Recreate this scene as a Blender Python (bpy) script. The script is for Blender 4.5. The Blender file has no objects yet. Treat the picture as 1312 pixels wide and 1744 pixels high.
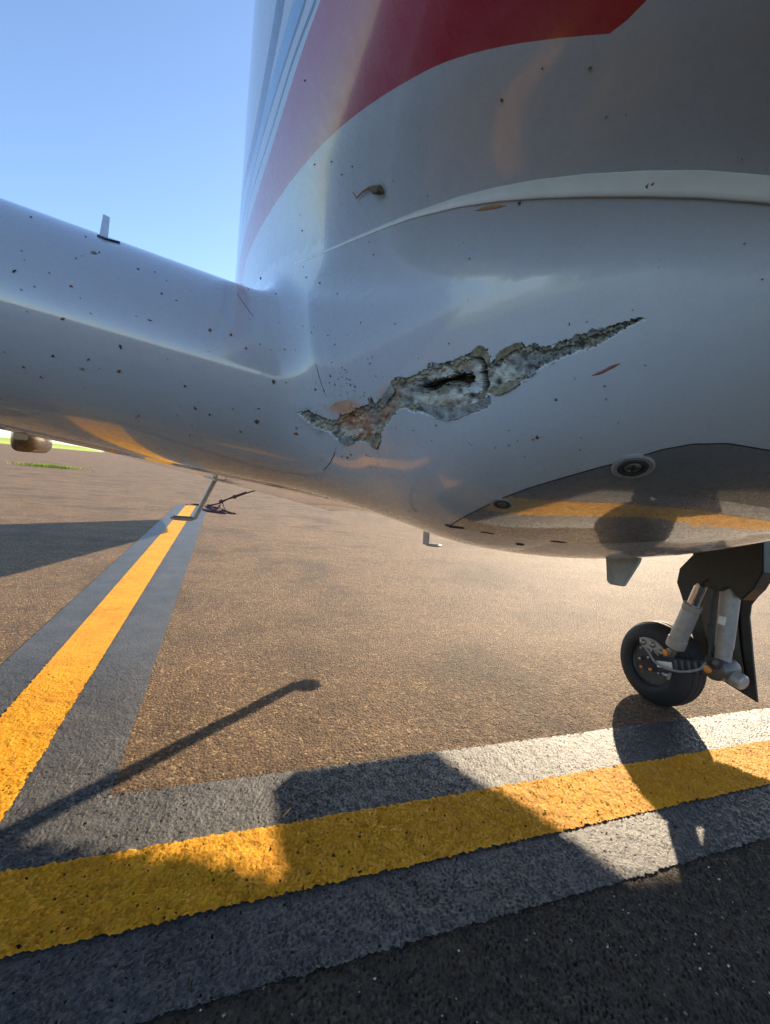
import bpy, bmesh, math, random
import numpy as np
from mathutils import Vector, Matrix
rng = np.random.default_rng(7); random.seed(7)
scene = bpy.context.scene
COL = scene.collection

# ------------------------------------------------------------------ camera
# world: X = towards the far (port) wing, Y = aft along the fuselage, Z = up, metres
PW, PH = 1312.0, 1744.0
CC = np.array([656.0, 872.0])
VA, VB = np.array([379.0, 789.0]), np.array([2675.0, 1025.0])
FPX = math.sqrt(-float(np.dot(VA-CC, VB-CC)))
def _u(v): return v/np.linalg.norm(v)
_Y = _u(np.array([VA[0]-CC[0], VA[1]-CC[1], FPX])); _X = _u(np.array([VB[0]-CC[0], VB[1]-CC[1], FPX]))
RM = np.stack([_X, _Y, np.cross(_X, _Y)])
EYE = np.array([0.0, 0.0, 1.0])
cam_d = bpy.data.cameras.new('camera'); cam = bpy.data.objects.new('camera', cam_d); COL.objects.link(cam)
cam_d.sensor_fit = 'HORIZONTAL'; cam_d.sensor_width = 36.0; cam_d.lens = 36.0*FPX/PW
cam_d.clip_start = 0.01; cam_d.clip_end = 4000
mw = Matrix.Identity(4)
for i, ax in enumerate(([1, 0, 0], [0, -1, 0], [0, 0, -1])):
    w = RM @ np.array(ax, float)
    for j in range(3): mw[j][i] = w[j]
mw[0][3], mw[1][3], mw[2][3] = EYE
cam.matrix_world = mw
scene.camera = cam

# ------------------------------------------------------------------ sky, sun, exposure
SUN_EL = math.radians(22.5); SUN_H = _u(np.array([0.758, 0.652]))
world = bpy.data.worlds.new('World'); scene.world = world; world.use_nodes = True
wn = world.node_tree.nodes; wl = world.node_tree.links
sky = wn.new('ShaderNodeTexSky'); sky.sky_type = 'NISHITA'; sky.sun_disc = False
sky.sun_elevation = SUN_EL; sky.sun_rotation = math.atan2(SUN_H[0], SUN_H[1])
sky.air_density = 0.9; sky.dust_density = 0.45; sky.ozone_density = 2.6; sky.altitude = 100
bg = wn['Background']; bg.inputs[1].default_value = 0.145
wl.new(sky.outputs[0], bg.inputs[0])
sun_d = bpy.data.lights.new('sun', 'SUN'); sun_d.energy = 5.0; sun_d.angle = math.radians(0.55); sun_d.color = (1.0, 0.80, 0.56)
sun = bpy.data.objects.new('sun', sun_d); COL.objects.link(sun); sun.location = (4, 4, 6)
sdir = Vector((SUN_H[0]*math.cos(SUN_EL), SUN_H[1]*math.cos(SUN_EL), math.sin(SUN_EL)))
sun.rotation_euler = sdir.to_track_quat('Z', 'Y').to_euler()
scene.view_settings.view_transform = 'Standard'; scene.view_settings.look = 'None'
scene.view_settings.exposure = 1.08; scene.view_settings.gamma = 1.0
scene.render.engine = 'CYCLES'
scene.cycles.max_bounces = 6; scene.cycles.use_denoising = True

# ------------------------------------------------------------------ helpers
def rays(pts):
    pts = np.asarray(pts, float).reshape(-1, 2)
    d = np.stack([pts[:, 0]-CC[0], pts[:, 1]-CC[1], np.full(len(pts), FPX)], 1)
    d /= np.linalg.norm(d, axis=1, keepdims=True)
    return d @ RM.T
def project(p):
    q = (np.asarray(p, float)-EYE) @ RM
    return np.stack([CC[0]+FPX*q[:, 0]/q[:, 2], CC[1]+FPX*q[:, 1]/q[:, 2]], 1), q[:, 2]
def on_ground(px, py, z=0.0):
    d = rays([(px, py)])[0]; t = (z-1.0)/d[2]; return EYE+d*t
def on_x(px, py, x):
    d = rays([(px, py)])[0]; return EYE+d*(x/d[0])
def on_y(px, py, y):
    d = rays([(px, py)])[0]; return EYE+d*(y/d[1])

def tag(o, label=None, cat=None, group=None, kind=None):
    if label: o['label'] = label
    if cat: o['category'] = cat
    if group: o['group'] = group
    if kind: o['kind'] = kind
    return o
def empty(name, loc=(0, 0, 0), parent=None):
    o = bpy.data.objects.new(name, None); COL.objects.link(o); o.location = loc; o.empty_display_size = 0.2
    if parent: o.parent = parent
    return o
def link_mesh(name, me, mat, parent=None):
    o = bpy.data.objects.new(name, me); COL.objects.link(o)
    if mat: me.materials.append(mat)
    if parent: o.parent = parent
    return o
def np_mesh(name, v, f, smooth=True, normals=None):
    """v (n,3), f (m,k) arrays -> mesh"""
    me = bpy.data.meshes.new(name)
    v = np.ascontiguousarray(v, np.float32); f = np.ascontiguousarray(f, np.int32); m, k = f.shape
    me.vertices.add(len(v)); me.vertices.foreach_set('co', v.ravel())
    me.loops.add(m*k); me.loops.foreach_set('vertex_index', f.ravel())
    me.polygons.add(m); me.polygons.foreach_set('loop_start', np.arange(0, m*k, k, dtype=np.int32))
    me.polygons.foreach_set('loop_total', np.full(m, k, np.int32))
    me.polygons.foreach_set('use_smooth', np.full(m, smooth, bool))
    me.update(calc_edges=True); me.validate()
    if normals is not None: me.normals_split_custom_set_from_vertices(np.ascontiguousarray(normals, np.float32))
    return me
def attr(me, name, val):
    a = me.attributes.new(name, 'FLOAT', 'POINT'); a.data.foreach_set('value', np.ascontiguousarray(val, np.float32))
def compact(v, f, *extra):
    used = np.unique(f); m = np.full(len(v), -1); m[used] = np.arange(len(used))
    return (v[used], m[f])+tuple(e[used] for e in extra)

class MB:
    """collects simple solids, builds ONE mesh"""
    def __init__(s): s.v = []; s.f = []
    def add(s, v, f):
        b = len(s.v); s.v += [tuple(p) for p in v]; s.f += [tuple(i+b for i in q) for q in f]
    def box(s, c, sx, sy, sz, M=None):
        P = [(x*sx/2, y*sy/2, z*sz/2) for z in (-1, 1) for y in (-1, 1) for x in (-1, 1)]
        if M is not None: P = [M @ Vector(p) for p in P]
        P = [(p[0]+c[0], p[1]+c[1], p[2]+c[2]) for p in P]
        s.add(P, [(0, 2, 3, 1), (4, 5, 7, 6), (0, 1, 5, 4), (2, 6, 7, 3), (0, 4, 6, 2), (1, 3, 7, 5)])
    def rings(s, R, cap=True):
        n = len(R[0]); V = [p for r in R for p in r]; F = []
        for i in range(len(R)-1):
            for j in range(n): F.append((i*n+j, i*n+(j+1) % n, (i+1)*n+(j+1) % n, (i+1)*n+j))
        if cap: F += [tuple(range(n))[::-1], tuple((len(R)-1)*n+j for j in range(n))]
        s.add(V, F)
    def tube(s, pts, rad, n=8, cap=True):
        pts = [Vector(p) for p in pts]; R = []
        if not hasattr(rad, '__len__'): rad = [rad]*len(pts)
        up = None
        for i, p in enumerate(pts):
            t = (pts[min(i+1, len(pts)-1)]-pts[max(i-1, 0)]).normalized()
            if up is None: up = t.orthogonal().normalized()
            else:
                up = up-t*up.dot(t)
                up = up.normalized() if up.length > 1e-6 else t.orthogonal().normalized()
            b = t.cross(up)
            R.append([p+(up*math.cos(2*math.pi*k/n)+b*math.sin(2*math.pi*k/n))*rad[i] for k in range(n)])
        s.rings(R, cap)
    def lathe(s, prof, c, axis, n=40, cap=True):
        a = Vector(axis).normalized(); u = a.orthogonal().normalized(); w = a.cross(u); c = Vector(c)
        s.rings([[c+a*h+(u*math.cos(2*math.pi*k/n)+w*math.sin(2*math.pi*k/n))*r for k in range(n)] for r, h in prof], cap)
    def prism(s, poly, ext):
        n = len(poly); e = Vector(ext); A = [Vector(p) for p in poly]
        s.add(A+[p+e for p in A], [tuple(range(n))[::-1], tuple(range(n, 2*n))]+[(i, (i+1) % n, n+(i+1) % n, n+i) for i in range(n)])
    def build(s, name, mat, parent=None, smooth=True, bevel=0.0, sub=0, angle=35):
        me = bpy.data.meshes.new(name); me.from_pydata(s.v, [], s.f); me.validate()
        bm = bmesh.new(); bm.from_mesh(me); bmesh.ops.recalc_face_normals(bm, faces=bm.faces)
        if bevel: bmesh.ops.bevel(bm, geom=[e for e in bm.edges if len(e.link_faces) == 2 and e.calc_face_angle(0) > 0.6], offset=bevel, segments=2, affect='EDGES', clamp_overlap=True)
        if smooth:
            for f in bm.faces: f.smooth = True
            for e in bm.edges:
                if len(e.link_faces) == 2 and e.calc_face_angle(0) > math.radians(angle): e.smooth = False
        bm.to_mesh(me); bm.free()
        return link_mesh(name, me, mat, parent)

# ------------------------------------------------------------------ materials
def new_mat(name):
    m = bpy.data.materials.new(name); m.use_nodes = True
    return m, m.node_tree.nodes, m.node_tree.links, m.node_tree.nodes['Principled BSDF']
def N(nodes, t, **kw):
    n = nodes.new(t)
    for k, v in kw.items(): setattr(n, k, v)
    return n
def noise(nodes, links, scale, detail=4, rough=0.6, vec=None, dim='3D'):
    n = nodes.new('ShaderNodeTexNoise'); n.noise_dimensions = dim
    n.inputs['Scale'].default_value = scale; n.inputs['Detail'].default_value = detail; n.inputs['Roughness'].default_value = rough
    if vec is not None: links.new(vec, n.inputs['Vector'])
    return n
def ramp(nodes, links, src, stops, interp='LINEAR'):
    r = nodes.new('ShaderNodeValToRGB'); r.color_ramp.interpolation = interp
    e = r.color_ramp.elements
    while len(e) < len(stops): e.new(0.5)
    for el, (p, c) in zip(e, stops): el.position = p; el.color = (c[0], c[1], c[2], 1) if hasattr(c, '__len__') else (c, c, c, 1)
    links.new(src, r.inputs[0]); return r.outputs[0]
def mixc(nodes, links, fac, a, b, mode='MIX'):
    m = nodes.new('ShaderNodeMix'); m.data_type = 'RGBA'; m.blend_type = mode
    for s, i in ((fac, 0), (a, 6), (b, 7)):
        if isinstance(s, (int, float)): m.inputs[i].default_value = s
        elif isinstance(s, tuple): m.inputs[i].default_value = (s[0], s[1], s[2], 1)
        else: links.new(s, m.inputs[i])
    return m.outputs[2]
def math_n(nodes, links, op, a, b=None, c=None):
    m = nodes.new('ShaderNodeMath'); m.operation = op
    for i, s in enumerate((a, b, c)):
        if s is None: continue
        if isinstance(s, (int, float)): m.inputs[i].default_value = s
        else: links.new(s, m.inputs[i])
    return m.outputs[0]
def bump(nodes, links, h, strength, dist, normal=None):
    b = nodes.new('ShaderNodeBump'); b.inputs['Strength'].default_value = strength; b.inputs['Distance'].default_value = dist
    links.new(h, b.inputs['Height'])
    if normal is not None: links.new(normal, b.inputs['Normal'])
    return b.outputs[0]
def posn(nodes): return nodes.new('ShaderNodeNewGeometry').outputs['Position']
def simple(name, col, rough=0.5, metal=0.0, var=0.25, scale=40, bmp=0.0, spec=0.5, coat=0.0):
    m, n, l, p = new_mat(name)
    ns = noise(n, l, scale, 5, .65, posn(n))
    c = mixc(n, l, ramp(n, l, ns.outputs[0], [(.3, 0), (.7, 1)]), tuple(x*(1-var) for x in col), tuple(min(1, x*(1+var)) for x in col))
    l.new(c, p.inputs['Base Color']); p.inputs['Metallic'].default_value = metal
    p.inputs['Specular IOR Level'].default_value = spec; p.inputs['Coat Weight'].default_value = coat
    r = ramp(n, l, ns.outputs[0], [(.25, max(0, rough*.8)), (.75, min(1, rough*1.2))]); l.new(r, p.inputs['Roughness'])
    if bmp: l.new(bump(n, l, ns.outputs[0], bmp, .01), p.inputs['Normal'])
    return m

WHITE = (0.49, 0.505, 0.55)
def paint_nodes(n, l, p, base):
    """gloss coat, faint orange peel, dust film"""
    ps = posn(n)
    dirt = noise(n, l, 5.0, 6, .7, ps); d2 = noise(n, l, 60.0, 4, .7, ps)
    f = ramp(n, l, dirt.outputs[0], [(.42, 0), (.75, .22)])
    c = mixc(n, l, f, base, (.34, .32, .29)) if base is not None else None
    l.new(c, p.inputs['Base Color'])
    l.new(ramp(n, l, d2.outputs[0], [(.3, .22), (.8, .38)]), p.inputs['Roughness'])
    p.inputs['Coat Weight'].default_value = 1.0; p.inputs['Coat IOR'].default_value = 1.48
    l.new(ramp(n, l, dirt.outputs[0], [(.3, .035), (.8, .10)]), p.inputs['Coat Roughness'])
    peel = noise(n, l, 420.0, 2, .5, ps); wav = noise(n, l, 7.0, 2, .5, ps)
    b1 = bump(n, l, wav.outputs[0], .018, .02)
    nn = bump(n, l, peel.outputs[0], .005, .002, b1)
    l.new(nn, p.inputs['Normal']); l.new(nn, p.inputs['Coat Normal'])
def mat_paint(name='aircraft_paint', k=1.0):
    m, n, l, p = new_mat(name)
    rgb = n.new('ShaderNodeRGB'); rgb.outputs[0].default_value = (*[x*k for x in WHITE], 1)
    paint_nodes(n, l, p, rgb.outputs[0]); return m
def mat_fuselage():
    m, n, l, p = new_mat('fuselage_livery')
    def A(name):
        a = n.new('ShaderNodeAttribute'); a.attribute_name = name; return a.outputs['Fac']
    def lt(a, b): return math_n(n, l, 'LESS_THAN', a, b)
    def gt(a, b): return math_n(n, l, 'GREATER_THAN', a, b)
    def AND(a, b): return math_n(n, l, 'MULTIPLY', a, b)
    col = (WHITE[0], WHITE[1], WHITE[2])
    red = AND(gt(A('red_lo'), 0.0), lt(A('red_up'), 0.0))
    c = mixc(n, l, red, col, (.42, .010, .034))
    pale = AND(gt(A('pin_a'), -.002), lt(A('pin_a'), .028)); c = mixc(n, l, pale, c, (.20, .36, .58))
    for k in ('pin_a', 'pin_b'):
        s = lt(math_n(n, l, 'ABSOLUTE', A(k)), .0028); c = mixc(n, l, s, c, (.05, .07, .12))
    dark = AND(lt(math_n(n, l, 'ABSOLUTE', A('dark')), .018), lt(A('yy'), 1.5)); c = mixc(n, l, dark, c, (.02, .03, .07))
    paint_nodes(n, l, p, c); p.inputs['Coat Weight'].default_value = .65; return m
M_PAINT = mat_paint(); M_FUS = mat_fuselage(); M_WING = mat_paint('wing_gloss_paint', 1.0)
M_WING.node_tree.nodes['Principled BSDF'].inputs['Coat IOR'].default_value = 1.75
M_GAP = simple('gap_sealant', (.018, .016, .014), .6)
M_RUB = simple('black_rubber', (.02, .02, .021), .62, bmp=.15, scale=90)
M_TYRE = simple('tyre_rubber', (.016, .016, .017), .7, bmp=.2, scale=120)
M_RIM = simple('grey_rim', (.075, .075, .08), .45, .5)
M_ALU = simple('painted_alloy', (.33, .32, .305), .38, .25, var=.15)
M_CHROME = simple('polished_steel', (.75, .75, .76), .12, 1.0, var=.08)
M_DARKMET = simple('dark_anodised', (.035, .04, .055), .4, .5, var=.4)
M_STEEL = simple('worn_steel', (.30, .29, .27), .42, .8, var=.35, scale=70)
M_BRASS = simple('amber_cap', (.62, .24, .05), .45, .3)
M_WHITE = simple('placard_white', (.68, .68, .64), .5, var=.1)
M_BLACK = simple('door_inner_black', (.022, .021, .02), .5, var=.4)
M_ROPE = simple('maroon_rope', (.075, .022, .022), .9, bmp=.4, scale=300)
M_BUG = simple('insect_dark', (.085, .050, .028), .7, var=.6, scale=400)
M_BUGO = simple('insect_rust', (.30, .10, .03), .7, var=.5, scale=400)
M_BUGG = simple('insect_grey', (.22, .20, .17), .8, var=.5, scale=400)
M_WASH = simple('washer_grey', (.30, .30, .29), .4, .4, scale=120)

def mat_asphalt():
    m, n, l, p = new_mat('worn_brown_asphalt'); ps = posn(n)
    big = noise(n, l, 1.7, 9, .78, ps)
    mp = n.new('ShaderNodeMapping'); mp.inputs['Rotation'].default_value = (0, 0, math.radians(-24)); mp.inputs['Scale'].default_value = (.12, 1.7, 1); l.new(ps, mp.inputs[0])
    streak = noise(n, l, 1.3, 5, .65, mp.outputs[0])
    c = ramp(n, l, big.outputs[0], [(.34, (0.119, 0.073, 0.040)), (.5, (0.222, 0.140, 0.075)), (.66, (0.331, 0.213, 0.117))])
    c = mixc(n, l, ramp(n, l, streak.outputs[0], [(.50, 0), (.66, .55)]), c, (0.340, 0.225, 0.128))
    c = mixc(n, l, ramp(n, l, streak.outputs[0], [(.30, .6), (.40, 0)]), c, (0.109, 0.070, 0.037))
    v = n.new('ShaderNodeTexVoronoi'); v.inputs['Scale'].default_value = 95; l.new(ps, v.inputs['Vector'])
    sp = n.new('ShaderNodeSeparateColor'); l.new(v.outputs['Color'], sp.inputs[0])
    stone = ramp(n, l, sp.outputs[0], [(0, (0.099, 0.062, 0.033)), (.35, (0.180, 0.110, 0.056)), (.6, (0.269, 0.164, 0.080)), (.86, (0.359, 0.225, 0.115)), (.93, (0.650, 0.478, 0.239)), (1, (0.650, 0.620, 0.333))], 'CONSTANT')
    c = mixc(n, l, .55, c, stone)
    g = noise(n, l, 260, 4, .7, ps); pit = noise(n, l, 48, 6, .8, ps)
    c = mixc(n, l, ramp(n, l, pit.outputs[0], [(.37, .95), (.43, 0)]), c, (0.040, 0.026, 0.015))
    v2 = n.new('ShaderNodeTexVoronoi'); v2.inputs['Scale'].default_value = 34; v2.inputs['Randomness'].default_value = 1; l.new(ps, v2.inputs['Vector'])
    s2 = n.new('ShaderNodeSeparateColor'); l.new(v2.outputs['Color'], s2.inputs[0])
    chip = math_n(n, l, 'MULTIPLY', math_n(n, l, 'GREATER_THAN', s2.outputs[1], .74), math_n(n, l, 'LESS_THAN', math_n(n, l, 'ADD', v2.outputs['Distance'], math_n(n, l, 'MULTIPLY', math_n(n, l, 'SUBTRACT', g.outputs[0], .5), .55)), .085))
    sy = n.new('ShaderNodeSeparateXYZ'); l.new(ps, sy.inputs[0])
    near_side = math_n(n, l, 'LESS_THAN', math_n(n, l, 'ADD', sy.outputs[1], math_n(n, l, 'MULTIPLY', math_n(n, l, 'SUBTRACT', pit.outputs[0], .5), .05)), .80)
    c = mixc(n, l, math_n(n, l, 'MULTIPLY', near_side, .72), c, (.030, .031, .026))  # asphalt colour darkened on the near side of the cross line
    c = mixc(n, l, chip, c, (0.650, 0.607, 0.312))
    stn = noise(n, l, .8, 7, .7, ps); c = mixc(n, l, ramp(n, l, stn.outputs[0], [(.36, .65), (.50, 0)]), c, (.075, .050, .030))
    st2 = noise(n, l, 4.5, 7, .75, ps); c = mixc(n, l, ramp(n, l, st2.outputs[0], [(.34, .55), (.47, 0)]), c, (.085, .056, .033))
    l.new(c, p.inputs['Base Color'])
    p.inputs['Roughness'].default_value = .78; p.inputs['Specular IOR Level'].default_value = .35
    h = math_n(n, l, 'ADD', math_n(n, l, 'MULTIPLY', v.outputs['Distance'], -1.2), math_n(n, l, 'ADD', g.outputs[0], math_n(n, l, 'MULTIPLY', pit.outputs[0], 1.6)))
    l.new(bump(n, l, h, 1.0, .009), p.inputs['Normal'])
    return m
def mat_roadpaint(name, c0, c1, c2, rough, spec, wear, wearcol):
    m, n, l, p = new_mat(name); ps = posn(n)
    a = noise(n, l, 6, 6, .7, ps); b = noise(n, l, 150, 5, .7, ps); pit = noise(n, l, 55, 5, .75, ps)
    c = ramp(n, l, a.outputs[0], [(.28, c0), (.5, c1), (.72, c2)])
    c = mixc(n, l, ramp(n, l, b.outputs[0], [(.30, .35), (.55, 0)]), c, tuple(x*.55 for x in c1))
    w2 = noise(n, l, 22, 8, .78, ps); w3 = noise(n, l, 2.3, 6, .7, ps)
    c = mixc(n, l, ramp(n, l, w2.outputs[0], [(.34, .75), (.46, 0)]), c, tuple(x*.45 for x in c1))
    c = mixc(n, l, ramp(n, l, w3.outputs[0], [(.30, .45), (.5, 0)]), c, tuple(x*.6 for x in c0))
    c = mixc(n, l, ramp(n, l, pit.outputs[0], [(wear-.05, .9), (wear+.02, 0)]), c, wearcol)
    l.new(c, p.inputs['Base Color']); p.inputs['Specular IOR Level'].default_value = spec
    l.new(ramp(n, l, b.outputs[0], [(.3, rough*.8), (.8, min(1, rough*1.25))]), p.inputs['Roughness'])
    l.new(bump(n, l, math_n(n, l, 'ADD', b.outputs[0], pit.outputs[0]), .8, .005), p.inputs['Normal'])
    return m
M_ASPH = mat_asphalt()
M_YEL = mat_roadpaint('yellow_road_paint', (.72, .31, .010), (.83, .385, .013), (.88, .44, .019), .68, .25, .33, (.10, .065, .03))
M_GREY = mat_roadpaint('dark_grey_road_paint', (.030, .031, .031), (.064, .064, .063), (.100, .099, .096), .50, .5, .31, (.03, .03, .03))

# ------------------------------------------------------------------ ground: finely displaced near sheet, flat far sheets
DX = 0.0045
GX0, GX1, GY0, GY1 = -1.0, 2.96, 0.33, 2.5
nx, ny = int(round((GX1-GX0)/DX))+1, int(round((GY1-GY0)/DX))+1
def bandnoise(lo, hi, seed):
    r = np.random.default_rng(seed); w = r.normal(size=(ny, nx)); F = np.fft.rfft2(w)
    ky = np.fft.fftfreq(ny, DX)[:, None]; kx = np.fft.rfftfreq(nx, DX)[None]
    k = np.sqrt(kx**2+ky**2)+1e-6; lam = 1/k
    F *= np.exp(-((np.log(lam)-.5*(np.log(lo)+np.log(hi)))/(.5*np.log(hi/lo)+.25))**2)
    o = np.fft.irfft2(F, s=(ny, nx)); return o/o.std()
gx = np.linspace(GX0, GX1, nx); gy = np.linspace(GY0, GY1, ny); GXX, GYY = np.meshgrid(gx, gy)
n1, n2, n3 = bandnoise(.009, .015, 1), bandnoise(.05, .12, 2), bandnoise(.3, .8, 3)
base_h = .0009*n1 + .0006*n2 + .0010*n3
popc = bandnoise(.009, .013, 5)+.5*bandnoise(.02, .05, 15)
edge = np.minimum.reduce([GXX-GX0, GX1-GXX, GYY-GY0, GY1-GYY]); fade = np.clip(edge/.15, 0, 1)*np.clip((GY1-GYY)/1.1, 0, 1)**.7
ground_h = (base_h - .0022*np.clip(n1-.4, 0, 3)*0 - .0012*np.clip(-n1-1.0, 0, 2))*fade
wob = .0016*bandnoise(.02, .06, 6)+.0012*bandnoise(.012, .02, 8)
def lattice(name, mask_q, h, mat, xe=(), ye=()):
    idx = np.arange(nx*ny).reshape(ny, nx)
    q = np.stack([idx[:-1, :-1], idx[:-1, 1:], idx[1:, 1:], idx[1:, :-1]], -1)[mask_q]
    vx, vy = GXX.copy(), GYY.copy()
    for e in ye: m = np.abs(GYY-e) <= DX*.51; vy[m] = e+wob[m]
    for e in xe: m = (np.abs(GXX-e) <= DX*.51) & (GYY > 1.0); vx[m] = e+wob[m]
    v = np.stack([vx.ravel(), vy.ravel(), h.ravel()], 1)
    v, q = compact(v, q)
    return link_mesh(name, np_mesh(name, v, q), mat)
qx, qy = GXX[:-1, :-1]+DX/2, GYY[:-1, :-1]+DX/2
A0, A1, AY0, AY1 = -.862, -.238, -.685, -.478     # lead-in line, border then yellow, in X
B0, B1, BY0, BY1 = .79, 1.405, .968, 1.182         # cross line, in Y
gap = bandnoise(.03, .08, 11)[:-1, :-1]; spk = bandnoise(.012, .02, 12)[:-1, :-1]
in_by = (qy > BY0) & (qy < BY1) & (qx > AY0); in_ay = (qx > AY0) & (qx < AY1) & (qy > BY1)
in_y = (in_by | in_ay)
in_bg = (qy > B0) & (qy < B1) & (qx > A0); in_ag = (qx > A0) & (qx < A1) & (qy > B1-.01)
in_g = (in_bg | in_ag)
holes = (spk < -2.35) | (gap < -2.9)
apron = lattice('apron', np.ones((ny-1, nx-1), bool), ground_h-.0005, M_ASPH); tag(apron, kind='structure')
hp = base_h*fade+.0010*np.clip(popc, -1.5, 2.5)*fade
o = lattice('line_border', in_g & ~holes, hp*.8+.0030, M_GREY, (A0, A1), (B0, B1)); tag(o, kind='structure')
o = lattice('painted_line', in_y & ~holes, hp*1.15+.0062, M_YEL, (AY0, AY1), (BY0, BY1)); tag(o, kind='structure')
# far asphalt sheets butted to the near sheet
me_v, me_f = [], []
def sheet(name, rects, z, mat, parent=None):
    m = MB()
    for x0, x1, y0, y1 in rects: m.add([(x0, y0, z), (x1, y0, z), (x1, y1, z), (x0, y1, z)], [(0, 1, 2, 3)])
    return m.build(name, mat, parent, smooth=False)
B = 1500.0
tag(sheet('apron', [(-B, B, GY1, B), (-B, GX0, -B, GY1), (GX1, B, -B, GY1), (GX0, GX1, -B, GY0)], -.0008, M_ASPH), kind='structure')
tag(sheet('line_border', [(A0, A1, GY1, 10.65), (GX1, 14, B0, B1)], .0028, M_GREY), kind='structure')
tag(sheet('painted_line', [(AY0, AY1, GY1, 10.62), (GX1, 14, BY0, BY1)], .0062, M_YEL), kind='structure')

# grass bank beyond the apron and a grass tuft in a joint
def mat_grass():
    m, n, l, p = new_mat('sunlit_grass'); ns = noise(n, l, 3, 6, .7, posn(n))
    l.new(ramp(n, l, ns.outputs[0], [(.3, (.20, .28, .03)), (.5, (.32, .42, .045)), (.7, (.44, .50, .08))]), p.inputs['Base Color'])
    p.inputs['Roughness'].default_value = .8; return m
M_GRASS = mat_grass()
def blades(name, spots, hgt, mat):
    v, f = [], []
    for (x, y, z) in spots:
        a = random.uniform(0, 6.28); h = hgt*random.uniform(.5, 1.2); w = h*.09; lx, ly = random.gauss(0, h*.35), random.gauss(0, h*.35)
        c, s = math.cos(a)*w, math.sin(a)*w; b = len(v)
        v += [(x-c, y-s, z), (x+c, y+s, z), (x+c*.6+lx*.4, y+s*.6+ly*.4, z+h*.6), (x-c*.6+lx*.4, y-s*.6+ly*.4, z+h*.6), (x+lx, y+ly, z+h), (x+lx, y+ly, z+h*.99)]
        f += [(b, b+1, b+2, b+3), (b+3, b+2, b+4, b+5)]
    return link_mesh(name, np_mesh(name, np.array(v), np.array(f), smooth=False), mat)
vb, fb = [], []
NB = 90
for i in range(NB+1):
    u = i/NB; y = -40+420*u
    x = -62-.42*(y-120)*.0+ -.05*(y)
    for k, (dx, z) in enumerate(((0, -.2), (-1.5, .35), (-6, 1.3), (-16, 2.3), (-40, 2.6), (-240, 2.4))):
        vb.append((x+dx+random.uniform(-.4, .4), y, z*(1+random.uniform(-.12, .12))))
for i in range(NB):
    for k in range(5): a = i*6+k; fb.append((a, a+6, a+7, a+1))
bank = link_mesh('grass_bank', np_mesh('grass_bank', np.array(vb), np.array(fb)), M_GRASS); tag(bank, kind='structure')
tc = on_ground(84, 796)
sp = []
for k in range(900):
    u = random.gauss(0, .55); sp.append((tc[0]+u, tc[1]+u*.15+random.gauss(0, .16), -.01))
tuft = blades('grass_tuft', sp, .16, M_GRASS)
tag(tuft, 'bright green grass tuft growing from a joint in the far apron', 'grass', kind='stuff')

# ------------------------------------------------------------------ the aircraft skin as one implicit form
XC = 0.65
P = dict(FA=.655, FB=.68, FZ=1.93, FN=3.2, noseY=-3.4, noseS=.9, ZS0=1.193, ZS1=.255, WU=.615, WL=.58, LU=1.47, LL=1.26, CA=3.2, CB=2.4,
         ZB=.785, ZBS=.30, TAU=.03, GP=2.1537, WLE=.8226, WZ=1.1752, WT=.394, WTE=2.68, WSW=-.0626, WDI=.1096, ZT0=.8973, ZT1=.18307,
         WCE=1.7759, WA=.1359, WM=2.0146, WQ=1.4671, k1=.05, k2=.05, k3=.10, kc=.06, UC=.18, VC=.12, WTP=.0)
def smin(a, b, k):
    h = np.clip(k-np.abs(a-b), 0, None)/k
    return np.minimum(a, b)-h*h*k*0.25
def sstep(a, b, x):
    t = np.clip((x-a)/(b-a), 0, 1); return t*t*(3-2*t)
def fus_axis(y):
    t = np.clip((P['noseS']-y)/(P['noseS']-P['noseY']), 0, .999); u = np.clip((y-3.4)/6.3, 0, 1)
    return (1-t**2.0)**.62*(1-.8*u**1.3), P['FZ']+.75*u**1.3-.10*t
def fus(x, y, z):
    s, zc = fus_axis(y); a = P['FA']*s; b = P['FB']*s; n = P['FN']
    r = ((np.abs(x-XC)/a)**n+(np.abs(z-zc)/b)**n+1e-9)**(1/n)
    return np.maximum((r-1)*np.minimum(a, b), y-9.6)
def fair(x, y, z):
    zs = P['ZS0']+P['ZS1']*1.35*np.tanh(np.clip(y, 0, 9)/1.35)
    zb = P['ZB']+P['ZBS']*(np.clip(y, .2, 1.5)-.7)
    q = (z-zb)/(zs-zb); qc = np.clip(q, 0, 1); qe = np.clip(q, 0, 1.4)
    cl = (1-(1-qc)**P['CA']+1e-6)**(1/P['CB'])
    w = cl*(P['WL']+(P['WU']-P['WL'])*qe)
    Lf = cl**.8*(P['LL']+(P['LU']-P['LL'])*qe)
    w = w*(1-P['WTP']*sstep(.55, 1.25, y))
    yy = y-1.6; L = np.where(yy < 0, Lf, 2.0*cl**.5); n = P['GP']
    r = ((np.abs(x-XC)/(w+1e-4))**n+(np.abs(yy)/(L+1e-4))**n+1e-9)**(1/n)
    d = (r-1)*np.minimum(w, L)*.8
    d = np.where(q < .01, np.maximum(d, (zb-z)*.5), d)
    return -smin(-d, -(z-zs-P['TAU'])*.8, .06)
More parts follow.
